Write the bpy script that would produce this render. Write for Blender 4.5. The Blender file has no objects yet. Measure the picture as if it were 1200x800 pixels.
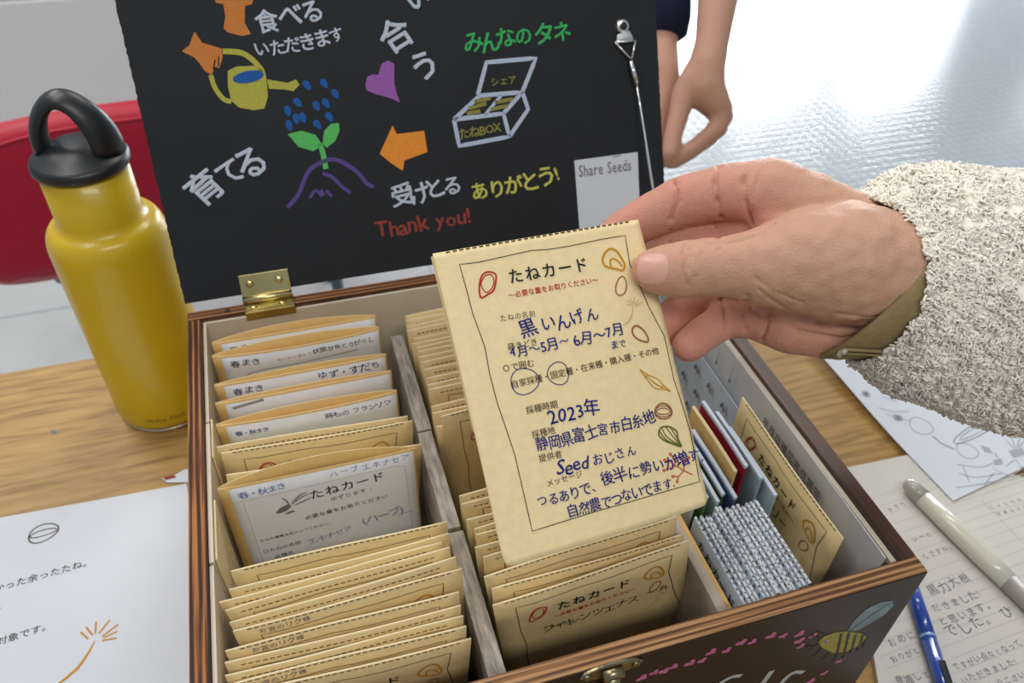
import bpy, bmesh, math, random
import numpy as np
from mathutils import Vector, Matrix, Euler, noise
from mathutils.bvhtree import BVHTree
random.seed(7)
SC = bpy.context.scene
COL = SC.collection

# ------------------------------------------------------------------ camera, light, exposure
cam = bpy.data.cameras.new('camera'); camo = bpy.data.objects.new('camera', cam); COL.objects.link(camo)
cr, cu, cf = Vector((0.95672,-0.29011,0.02264)), Vector((0.1765,0.64041,0.74748)), Vector((0.23135,0.71113,-0.6639))
m = Matrix((cr, cu, -cf)).transposed().to_4x4(); m.translation = Vector((0.07509,-0.42941,0.47637))
camo.matrix_world = m
cam.sensor_width = 36.0; cam.lens = 942.91 / 1200 * 36
cam.clip_start = 0.01; cam.clip_end = 60
cam.dof.use_dof = True; cam.dof.focus_distance = 0.375; cam.dof.aperture_fstop = 13.0
SC.camera = camo
SC.view_settings.view_transform = 'Standard'; SC.view_settings.look = 'None'
SC.view_settings.exposure = -0.1; SC.view_settings.gamma = 1.0
SC.view_settings.use_curve_mapping = False
wd = bpy.data.worlds.new('room_daylight'); SC.world = wd; wd.use_nodes = True
wd.node_tree.nodes['Background'].inputs[0].default_value = (0.80, 0.89, 1.0, 1)
wd.node_tree.nodes['Background'].inputs[1].default_value = 0.38

def area(name, loc, target, size, size_y, power, color):
    l = bpy.data.lights.new(name, 'AREA'); l.shape = 'RECTANGLE'; l.size = size; l.size_y = size_y
    l.energy = power; l.color = color
    o = bpy.data.objects.new(name, l); COL.objects.link(o)
    o.location = loc; o.rotation_euler = (Vector(target) - Vector(loc)).to_track_quat('-Z', 'Y').to_euler()
    return o
area('ceiling_and_fill_lamp', (-0.5, 0.35, 1.75), (0.1, -0.1, 0.1), 1.2, 0.25, 12, (1.0, 0.97, 0.92))
area('ceiling_and_fill_lamp', (0.9, 1.2, 1.75), (0.3, 0.0, 0.1), 1.2, 0.25, 15, (1.0, 0.97, 0.92))
area('ceiling_and_fill_lamp', (0.2, -1.3, 1.75), (0.2, -0.1, 0.1), 1.2, 0.25, 15, (1.0, 0.97, 0.92))  # added fill from the camera side, brightens labels and other upright faces
area('ceiling_and_fill_lamp', (-0.9, 1.5, 1.75), (-0.6, 1.4, -.7), 1.2, 0.25, 22, (1.0, 0.97, 0.92))  # added fill that lifts the cabinet and the room at far left

# ------------------------------------------------------------------ materials
def mat(name, col, rough=0.6, metal=0.0, spec=0.5, noise_s=0, noise_a=0.0, bump=0.0, bump_s=200, coat=0.0, sss=0.0, emit=None, detail=4):
    m = bpy.data.materials.new(name); m.use_nodes = True
    nt = m.node_tree; b = nt.nodes['Principled BSDF']
    b.inputs['Base Color'].default_value = (*col, 1); b.inputs['Roughness'].default_value = rough
    b.inputs['Metallic'].default_value = metal; b.inputs['Specular IOR Level'].default_value = spec
    b.inputs['Coat Weight'].default_value = coat
    tc = nt.nodes.new('ShaderNodeTexCoord')
    if noise_a:
        n = nt.nodes.new('ShaderNodeTexNoise'); n.inputs['Scale'].default_value = noise_s; n.inputs['Detail'].default_value = detail
        nt.links.new(tc.outputs['Object'], n.inputs['Vector'])
        r = nt.nodes.new('ShaderNodeValToRGB')
        r.color_ramp.elements[0].position = 0.3; r.color_ramp.elements[1].position = 0.7
        r.color_ramp.elements[0].color = (*[c * (1 - noise_a) for c in col], 1)
        r.color_ramp.elements[1].color = (*[min(1, c * (1 + noise_a)) for c in col], 1)
        nt.links.new(n.outputs['Fac'], r.inputs['Fac']); nt.links.new(r.outputs['Color'], b.inputs['Base Color'])
    if bump:
        n2 = nt.nodes.new('ShaderNodeTexNoise'); n2.inputs['Scale'].default_value = bump_s; n2.inputs['Detail'].default_value = 3
        nt.links.new(tc.outputs['Object'], n2.inputs['Vector'])
        bp = nt.nodes.new('ShaderNodeBump'); bp.inputs['Strength'].default_value = bump; bp.inputs['Distance'].default_value = 0.0006
        nt.links.new(n2.outputs['Fac'], bp.inputs['Height']); nt.links.new(bp.outputs['Normal'], b.inputs['Normal'])
    if sss:
        b.inputs['Subsurface Weight'].default_value = sss; b.inputs['Subsurface Radius'].default_value = (0.008, 0.003, 0.0015)
        b.inputs['Subsurface Scale'].default_value = 0.5
    if emit:
        b.inputs['Emission Color'].default_value = (*emit[0], 1); b.inputs['Emission Strength'].default_value = emit[1]
    return m

def ply(name, axis, cols, scale, distort=1.5):
    """plywood edge: thin layers running along the board"""
    m = bpy.data.materials.new(name); m.use_nodes = True; nt = m.node_tree; b = nt.nodes['Principled BSDF']
    tc = nt.nodes.new('ShaderNodeTexCoord'); mp = nt.nodes.new('ShaderNodeMapping')
    nt.links.new(tc.outputs['Object'], mp.inputs['Vector'])
    st = [900, 900, 900]; st[1 - axis] = 14 
    mp.inputs['Scale'].default_value = (st[0] if axis == 0 else 14, 14 if axis == 0 else st[1], 300)
    n = nt.nodes.new('ShaderNodeTexNoise'); n.inputs['Scale'].default_value = scale; n.inputs['Detail'].default_value = 3
    nt.links.new(mp.outputs['Vector'], n.inputs['Vector'])
    mp2 = nt.nodes.new('ShaderNodeMapping'); s2 = [0.05, 0.05, 0.0]; s2[axis] = 1
    mp2.inputs['Scale'].default_value = s2
    nt.links.new(tc.outputs['Object'], mp2.inputs['Vector'])
    w = nt.nodes.new('ShaderNodeTexWave'); w.bands_direction = 'XYZ'[axis]; w.inputs['Scale'].default_value = 98
    w.inputs['Distortion'].default_value = 2.2; w.inputs['Detail Scale'].default_value = 1.6
    sep = nt.nodes.new('ShaderNodeSeparateXYZ'); nt.links.new(tc.outputs['Object'], sep.inputs[0])
    nl = nt.nodes.new('ShaderNodeTexNoise'); nl.inputs['Scale'].default_value = 22; nt.links.new(tc.outputs['Object'], nl.inputs['Vector'])
    nt.links.new(mp2.outputs['Vector'], w.inputs['Vector'])
    ad = nt.nodes.new('ShaderNodeMath'); ad.operation = 'MULTIPLY_ADD'; ad.inputs[1].default_value = 0.5; 
    nt.links.new(w.outputs['Fac'], ad.inputs[0])
    ml = nt.nodes.new('ShaderNodeMath'); ml.operation = 'MULTIPLY_ADD'; ml.inputs[1].default_value = 1.7; ml.inputs[2].default_value = -0.6
    nt.links.new(n.outputs['Fac'], ml.inputs[0]); nt.links.new(ml.outputs[0], ad.inputs[2])
    r = nt.nodes.new('ShaderNodeValToRGB'); r.color_ramp.elements[0].color = (*cols[0], 1); r.color_ramp.elements[1].color = (*cols[2], 1)
    r.color_ramp.elements[0].position = 0.28; r.color_ramp.elements[1].position = 0.8
    e = r.color_ramp.elements.new(0.52); e.color = (*cols[1], 1)
    nt.links.new(ad.outputs[0], r.inputs['Fac']); nt.links.new(r.outputs['Color'], b.inputs['Base Color'])
    b.inputs['Roughness'].default_value = 0.6; b.inputs['Specular IOR Level'].default_value = 0.25
    return m

def woodgrain(name, cols, sx, sy, rough=0.45, sz=None):
    m = bpy.data.materials.new(name); m.use_nodes = True; nt = m.node_tree; b = nt.nodes['Principled BSDF']
    tc = nt.nodes.new('ShaderNodeTexCoord'); mp = nt.nodes.new('ShaderNodeMapping'); mp.inputs['Scale'].default_value = (sx, sy, sz or sy)
    nt.links.new(tc.outputs['Object'], mp.inputs['Vector'])
    n = nt.nodes.new('ShaderNodeTexNoise'); n.inputs['Scale'].default_value = 1; n.inputs['Detail'].default_value = 8; n.inputs['Roughness'].default_value = 0.62
    n.inputs['Distortion'].default_value = 0.35
    nt.links.new(mp.outputs['Vector'], n.inputs['Vector'])
    r = nt.nodes.new('ShaderNodeValToRGB'); r.color_ramp.elements[0].color = (*cols[0], 1); r.color_ramp.elements[1].color = (*cols[2], 1)
    r.color_ramp.elements[0].position = 0.32; r.color_ramp.elements[1].position = 0.7
    e = r.color_ramp.elements.new(0.5); e.color = (*cols[1], 1)
    nt.links.new(n.outputs['Fac'], r.inputs['Fac']); nt.links.new(r.outputs['Color'], b.inputs['Base Color'])
    bp = nt.nodes.new('ShaderNodeBump'); bp.inputs['Strength'].default_value = 0.15; bp.inputs['Distance'].default_value = 0.0005
    nt.links.new(n.outputs['Fac'], bp.inputs['Height']); nt.links.new(bp.outputs['Normal'], b.inputs['Normal'])
    b.inputs['Roughness'].default_value = rough
    return m

M = {}
M['kraft'] = mat('kraft_paper', (0.65, 0.50, 0.25), 0.75, spec=0.25, noise_s=240, noise_a=0.05, bump=0.25, bump_s=600)
M['kraft_in'] = mat('kraft_paper_inside', (0.66, 0.43, 0.16), 0.8, spec=0.2, noise_s=180, noise_a=0.06, bump=0.2, bump_s=500)
M['kraft_lit'] = mat('lit_kraft_paper', (0.82, 0.665, 0.37), 0.7, spec=0.25, noise_s=260, noise_a=0.05, bump=0.3, bump_s=160)  # held packet's kraft; the light caught by its tilt is put into the colour
M['edge'] = mat('cream_edge_and_highlight', (0.74, 0.61, 0.37), 0.8)  # cream rims of open packets; on closed packets a painted highlight
M['label'] = mat('white_label_paper', (0.74, 0.77, 0.82), 0.7, spec=0.3, noise_s=120, noise_a=0.03, bump=0.2, bump_s=90)
M['paper'] = mat('white_paper', (0.60, 0.63, 0.68), 0.6, spec=0.3, noise_s=60, noise_a=0.015)
M['grey_paper'] = mat('grey_white_paper', (0.56, 0.57, 0.58), 0.6, spec=0.3, noise_s=40, noise_a=0.02)
M['blue_paper'] = mat('pale_blue_paper', (0.50, 0.57, 0.66), 0.6, spec=0.3)
M['notebook'] = mat('cream_notebook_paper', (0.60, 0.575, 0.52), 0.7, spec=0.2, noise_s=60, noise_a=0.02)
M['ink_black'] = mat('black_ink', (0.022, 0.018, 0.015), 0.6, spec=0.12)
M['ink_brown'] = mat('dark_brown_ink', (0.06, 0.033, 0.016), 0.6, spec=0.12)
M['ink_blue'] = mat('blue_ballpoint_ink', (0.012, 0.014, 0.17), 0.5, spec=0.12)
M['ink_ltblue'] = mat('faded_blue_pen_ink', (0.10, 0.15, 0.42), 0.5, spec=0.12)
M['ink_grey'] = mat('grey_print', (0.17, 0.17, 0.18), 0.6, spec=0.12)
M['ink_pale'] = mat('pale_grey_print', (0.36, 0.37, 0.40), 0.6, spec=0.12)
M['ink_red'] = mat('red_print', (0.45, 0.028, 0.012), 0.6, spec=0.12)
M['ink_gold'] = mat('gold_print', (0.52, 0.25, 0.018), 0.6, spec=0.12)
M['ink_copper'] = mat('copper_brown_print', (0.30, 0.11, 0.045), 0.6, spec=0.12)
M['ink_olive'] = mat('olive_print', (0.13, 0.14, 0.03), 0.6, spec=0.12)
M['ink_paleyellow'] = mat('pale_yellow_print', (0.62, 0.46, 0.17), 0.6, spec=0.12)
M['ink_orange'] = mat('orange_red_print', (0.55, 0.13, 0.05), 0.6, spec=0.12)
def chalk(name, col): return mat(name, col, 0.85, spec=0.2, noise_s=1300, noise_a=0.16, detail=2)
M['c_white'] = chalk('white_chalk_paint', (0.50, 0.56, 0.66))
M['c_orange'] = chalk('orange_chalk_paint', (0.56, 0.20, 0.05))
M['c_dorange'] = chalk('bright_orange_chalk_paint', (0.75, 0.27, 0.04))
M['c_yellow'] = chalk('yellow_chalk_paint', (0.42, 0.40, 0.07))
M['c_lyellow'] = chalk('lemon_chalk_paint', (0.55, 0.55, 0.11))
M['c_green'] = chalk('green_chalk_paint', (0.10, 0.46, 0.12))
M['c_dgreen'] = chalk('emerald_chalk_paint', (0.05, 0.42, 0.12))
M['c_blue'] = chalk('blue_chalk_paint', (0.02, 0.10, 0.33))
M['c_purple'] = chalk('purple_chalk_paint', (0.10, 0.065, 0.24))
M['c_violet'] = chalk('violet_chalk_paint', (0.30, 0.11, 0.38))
M['c_red'] = chalk('brick_red_chalk_paint', (0.27, 0.055, 0.045))
M['c_peri'] = chalk('periwinkle_chalk_paint', (0.44, 0.50, 0.64))
M['c_olive'] = chalk('olive_chalk_paint', (0.25, 0.24, 0.06))
M['blackboard'] = mat('black_painted_board', (0.0095, 0.0115, 0.0145), 0.62, spec=0.3, noise_s=30, noise_a=0.12, bump=0.25, bump_s=120)
M['board_edge'] = mat('chipped_board_edge', (0.30, 0.24, 0.17), 0.8, noise_s=200, noise_a=0.4)
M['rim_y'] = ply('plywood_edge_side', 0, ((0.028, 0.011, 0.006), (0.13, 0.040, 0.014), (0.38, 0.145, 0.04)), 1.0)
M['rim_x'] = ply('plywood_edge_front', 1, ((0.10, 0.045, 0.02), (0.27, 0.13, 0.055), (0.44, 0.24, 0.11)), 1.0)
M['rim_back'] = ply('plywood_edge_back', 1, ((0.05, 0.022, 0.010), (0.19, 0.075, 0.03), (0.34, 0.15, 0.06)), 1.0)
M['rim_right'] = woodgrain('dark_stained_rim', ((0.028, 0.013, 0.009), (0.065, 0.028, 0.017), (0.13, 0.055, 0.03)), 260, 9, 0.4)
M['liner'] = mat('pale_board_liner', (0.60, 0.52, 0.41), 0.75, noise_s=50, noise_a=0.05)
M['stain'] = mat('dark_brown_varnish', (0.017, 0.009, 0.008), 0.42, spec=0.3, noise_s=7, noise_a=0.5)
M['divider'] = woodgrain('grey_weathered_wood', ((0.15, 0.125, 0.10), (0.29, 0.25, 0.21), (0.48, 0.43, 0.37)), 420, 60, 0.7)
M['divider2'] = woodgrain('pale_wood_strip', ((0.30, 0.24, 0.19), (0.46, 0.38, 0.30), (0.58, 0.50, 0.40)), 380, 12, 0.7)
M['table'] = woodgrain('oak_veneer', ((0.20, 0.098, 0.020), (0.36, 0.205, 0.055), (0.45, 0.275, 0.085)), 16, 150, 0.5)
M['brass'] = mat('brass', (0.62, 0.52, 0.24), 0.28, metal=1, noise_s=60, noise_a=0.1)
M['antique'] = mat('antique_brass', (0.30, 0.26, 0.15), 0.32, metal=1, noise_s=80, noise_a=0.3)
M['steel'] = mat('bright_steel', (0.72, 0.72, 0.70), 0.25, metal=1)
M['screwhole'] = mat('dark_recess', (0.02, 0.015, 0.01), 0.6)
M['bottle'] = mat('yellow_powder_coat', (0.62, 0.415, 0.008), 0.34, spec=0.5, bump=0.12, bump_s=900, coat=0.15)
M['bottle_mark'] = mat('grey_bottle_print', (0.12, 0.09, 0.02), 0.4)
M['steel_base'] = mat('bare_steel_base', (0.65, 0.62, 0.5), 0.3, metal=1)
M['cap'] = mat('black_cap_plastic', (0.012, 0.013, 0.015), 0.38, spec=0.5, bump=0.1, bump_s=700)
M['red'] = mat('red_vinyl', (0.42, 0.008, 0.032), 0.45, spec=0.3)
M['chrome'] = mat('blue_grey_metal_leg', (0.13, 0.18, 0.24), 0.35, metal=0.6)
M['cabinet'] = mat('white_cabinet_laminate', (0.72, 0.72, 0.70), 0.5, noise_s=3, noise_a=0.03)
M['cabinet_top'] = mat('mauve_grey_top', (0.30, 0.27, 0.33), 0.6)
M['pen_body'] = mat('ivory_pen_plastic', (0.60, 0.58, 0.47), 0.25, coat=0.3)
M['pen_cap'] = mat('khaki_pen_end', (0.36, 0.345, 0.28), 0.28, coat=0.3)
M['pen_grip'] = mat('taupe_pen_grip', (0.36, 0.33, 0.29), 0.4)
M['pen_blue'] = mat('blue_pen_plastic', (0.015, 0.06, 0.33), 0.2, coat=0.4)
M['pen_ring'] = mat('clear_blue_ring', (0.20, 0.33, 0.60), 0.2)
M['packet_red'] = mat('crimson_packet', (0.28, 0.012, 0.035), 0.45)
M['packet_green'] = mat('green_packet', (0.10, 0.22, 0.08), 0.45, noise_s=60, noise_a=0.4)
M['packet_dgreen'] = mat('deep_green_packet', (0.05, 0.10, 0.04), 0.45, noise_s=60, noise_a=0.4)
M['packet_teal'] = mat('pale_teal_packet', (0.34, 0.46, 0.50), 0.4, noise_s=80, noise_a=0.2)
M['packet_blue'] = mat('blue_packet', (0.07, 0.12, 0.26), 0.45, noise_s=80, noise_a=0.3)
M['fleece'] = mat('cream_fleece', (0.94, 0.88, 0.78), 0.95, spec=0.1, noise_s=90, noise_a=0.08)
M['fleece'].node_tree.nodes['Principled BSDF'].inputs['Sheen Weight'].default_value = 0.25
M['suede'] = mat('khaki_suede_lining', (0.27, 0.20, 0.095), 0.9, spec=0.15, noise_s=200, noise_a=0.12, bump=0.4, bump_s=500)
M['thread'] = mat('pale_thread', (0.5, 0.46, 0.38), 0.8)
M['navy'] = mat('navy_cloth', (0.012, 0.017, 0.04), 0.9, spec=0.1)
M['glass_day'] = mat('bright_daylight_window', (0.8, 0.9, 1.0), 0.3, emit=((0.9, 0.96, 1.0), 27.0))
M['wall'] = mat('grey_white_wall', (0.55, 0.58, 0.61), 0.8)
M['pink'] = mat('pink_paint', (0.50, 0.13, 0.27), 0.6, noise_s=300, noise_a=0.2)
M['bee_y'] = mat('bee_yellow_paint', (0.30, 0.26, 0.04), 0.6, noise_s=300, noise_a=0.2)
M['bee_w'] = mat('bee_wing_paint', (0.17, 0.24, 0.27), 0.6, noise_s=120, noise_a=0.25)
M['white_paint'] = mat('pale_grey_lettering', (0.42, 0.46, 0.46), 0.6)
M['black_paint'] = mat('black_paint', (0.008, 0.008, 0.008), 0.5)

def skin(name, tan, pink, use_attr):
    m = mat(name, tan, 0.60, spec=0.28, sss=0.25)
    nt = m.node_tree; b = nt.nodes['Principled BSDF']
    tc = nt.nodes.new('ShaderNodeTexCoord')
    n = nt.nodes.new('ShaderNodeTexNoise'); n.inputs['Scale'].default_value = 60; n.inputs['Detail'].default_value = 5
    nt.links.new(tc.outputs['Object'], n.inputs['Vector'])
    at = nt.nodes.new('ShaderNodeAttribute'); at.attribute_name = 'flush'
    mx = nt.nodes.new('ShaderNodeMix'); mx.data_type = 'RGBA'
    mx.inputs['A'].default_value = (*tan, 1); mx.inputs['B'].default_value = (*pink, 1)
    md = nt.nodes.new('ShaderNodeMath'); md.operation = 'MULTIPLY_ADD'; md.inputs[1].default_value = 0.35; 
    ms = nt.nodes.new('ShaderNodeMath'); ms.operation = 'SUBTRACT'; ms.inputs[1].default_value = 0.17
    nt.links.new(n.outputs['Fac'], md.inputs[0])
    if use_attr: nt.links.new(at.outputs['Fac'], md.inputs[2])
    else: md.inputs[2].default_value = 0.3
    nt.links.new(md.outputs[0], ms.inputs[0]); nt.links.new(ms.outputs[0], mx.inputs['Factor'])
    nt.links.new(mx.outputs['Result'], b.inputs['Base Color'])
    v = nt.nodes.new('ShaderNodeTexVoronoi'); v.inputs['Scale'].default_value = 900
    nt.links.new(tc.outputs['Object'], v.inputs['Vector'])
    bp = nt.nodes.new('ShaderNodeBump'); bp.inputs['Strength'].default_value = 0.4; bp.inputs['Distance'].default_value = 0.0005
    mw = nt.nodes.new('ShaderNodeTexNoise'); mw.inputs['Scale'].default_value = 800; mw.inputs['Detail'].default_value = 4; mw.inputs['Distortion'].default_value = 1.2; nt.links.new(tc.outputs['Object'], mw.inputs['Vector'])
    mq = nt.nodes.new('ShaderNodeMath'); mq.operation = 'ADD'; nt.links.new(mw.outputs['Fac'], mq.inputs[0]); nt.links.new(v.outputs['Distance'], mq.inputs[1]); nt.links.new(mq.outputs[0], bp.inputs['Height']); nt.links.new(bp.outputs['Normal'], b.inputs['Normal'])
    return m
M['skin'] = skin('skin', (0.54, 0.315, 0.215), (0.58, 0.255, 0.19), True)
M['skin_far'] = skin('skin_far', (0.43, 0.26, 0.18), (0.50, 0.22, 0.16), False)
M['nail'] = mat('fingernail', (0.66, 0.36, 0.29), 0.38, spec=0.4, coat=0.1, sss=0.2)

# floor: small glossy mosaic
fm = bpy.data.materials.new('glossy_mosaic_floor'); fm.use_nodes = True; nt = fm.node_tree; b = nt.nodes['Principled BSDF']
b.inputs['Base Color'].default_value = (0.42, 0.45, 0.48, 1); b.inputs['Roughness'].default_value = 0.15; b.inputs['Specular IOR Level'].default_value = 0.9
tc = nt.nodes.new('ShaderNodeTexCoord'); br = nt.nodes.new('ShaderNodeTexBrick'); br.offset = 0.0
br.inputs['Scale'].default_value = 1.0; br.inputs['Brick Width'].default_value = 0.034; br.inputs['Row Height'].default_value = 0.034
br.inputs['Mortar Size'].default_value = 0.004; br.inputs['Mortar Smooth'].default_value = 0.6
br.inputs['Color1'].default_value = (0.66, 0.69, 0.71, 1); br.inputs['Color2'].default_value = (0.62, 0.65, 0.68, 1); br.inputs['Mortar'].default_value = (0.48, 0.51, 0.55, 1)
nt.links.new(tc.outputs['Object'], br.inputs['Vector'])
bp = nt.nodes.new('ShaderNodeBump'); bp.inputs['Strength'].default_value = 0.2; bp.inputs['Distance'].default_value = 0.001; bp.invert = True
nt.links.new(br.outputs['Fac'], bp.inputs['Height']); nt.links.new(bp.outputs['Normal'], b.inputs['Normal'])
nt.links.new(br.outputs['Color'], b.inputs['Base Color'])
M['floor'] = fm
M['plain_floor'] = mat('pale_floor_vinyl', (0.58, 0.60, 0.60), 0.5, noise_s=9, noise_a=0.05)

# ------------------------------------------------------------------ helpers
def obj(name, me, mats, parent=None, smooth=False):
    if not isinstance(me, bpy.types.Mesh):
        mm = bpy.data.meshes.new(name); me.normal_update(); me.to_mesh(mm); me.free(); me = mm
    if not isinstance(mats, (list, tuple)): mats = [mats]
    if not len(me.materials):
        for x in mats: me.materials.append(M[x] if isinstance(x, str) else x)
    if smooth:
        for p in me.polygons: p.use_smooth = True
    o = bpy.data.objects.new(name, me); COL.objects.link(o)
    if parent: o.parent = parent
    return o
def tag(o, label, cat, group=None, kind=None):
    if label: o['label'] = label
    if cat: o['category'] = cat
    if group: o['group'] = group
    if kind: o['kind'] = kind
    return o
def empty(name, loc=(0, 0, 0), rot=(0, 0, 0)):
    o = bpy.data.objects.new(name, None); o.empty_display_size = 0.02; COL.objects.link(o)
    o.location = loc; o.rotation_euler = rot; return o
def box(bm, lo, hi, mtx=None, bevel=0, mi=0):
    lo = Vector(lo); hi = Vector(hi)
    r = bmesh.ops.create_cube(bm, size=1)
    vs = r['verts']
    for v in vs:
        v.co = Vector(((v.co.x + .5) * (hi.x - lo.x) + lo.x, (v.co.y + .5) * (hi.y - lo.y) + lo.y, (v.co.z + .5) * (hi.z - lo.z) + lo.z))
    fs = list({f for v in vs for f in v.link_faces})
    for f in fs: f.material_index = mi
    if bevel:
        es = list({e for f in fs for e in f.edges})
        rr = bmesh.ops.bevel(bm, geom=es, offset=bevel, segments=2, affect='EDGES', profile=.7)
        vs = list({v for f in rr['faces'] for v in f.verts} | {v for v in vs if v.is_valid})
    if mtx: bmesh.ops.transform(bm, matrix=mtx, verts=[v for v in vs if v.is_valid])
    return bm
def BM(): return bmesh.new()
def tube(bm, pts, rad, n=12, flat=None, cap=True, up=None):
    """swept tube; rad number or list of (ra, rb)"""
    pts = [Vector(p) for p in pts]; rings = []
    if not isinstance(rad, (list, tuple)): rad = [rad] * len(pts)
    prev = None
    for i, p in enumerate(pts):
        t = (pts[min(i + 1, len(pts) - 1)] - pts[max(i - 1, 0)]).normalized()
        if prev is None:
            a = Vector(up) if up else (Vector((0, 0, 1)) if abs(t.z) < .9 else Vector((1, 0, 0)))
            x = (a - t * a.dot(t)).normalized()
        else: x = (prev - t * prev.dot(t)).normalized()
        prev = x; y = t.cross(x)
        ra, rb = rad[i] if isinstance(rad[i], (list, tuple)) else (rad[i], rad[i])
        rings.append([bm.verts.new(p + x * ra * math.cos(2 * math.pi * k / n) + y * rb * math.sin(2 * math.pi * k / n)) for k in range(n)])
    for a, b_ in zip(rings, rings[1:]):
        for k in range(n): bm.faces.new((a[k], a[(k + 1) % n], b_[(k + 1) % n], b_[k]))
    if cap:
        bm.faces.new(rings[0][::-1]); bm.faces.new(rings[-1])
    return bm
def lathe(bm, prof, n=48, close=True):
    rings = []
    for r, z in prof:
        rings.append([bm.verts.new((r * math.cos(2 * math.pi * k / n), r * math.sin(2 * math.pi * k / n), z)) for k in range(n)])
    for a, b_ in zip(rings, rings[1:]):
        for k in range(n): bm.faces.new((a[k], a[(k + 1) % n], b_[(k + 1) % n], b_[k]))
    if close:
        bm.faces.new(rings[0][::-1]); bm.faces.new(rings[-1])
    return bm
def grid(bm, fn, nu, nv, flip=False, mi=0):
    vs = [[bm.verts.new(fn(i / nu, j / nv)) for i in range(nu + 1)] for j in range(nv + 1)]
    for j in range(nv):
        for i in range(nu):
            q = (vs[j][i], vs[j + 1][i], vs[j + 1][i + 1], vs[j][i + 1])
            f = bm.faces.new(q if not flip else q[::-1]); f.material_index = mi
    return vs
def sstep(a, b_, x):
    t = max(0, min(1, (x - a) / (b_ - a))); return t * t * (3 - 2 * t)

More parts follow.
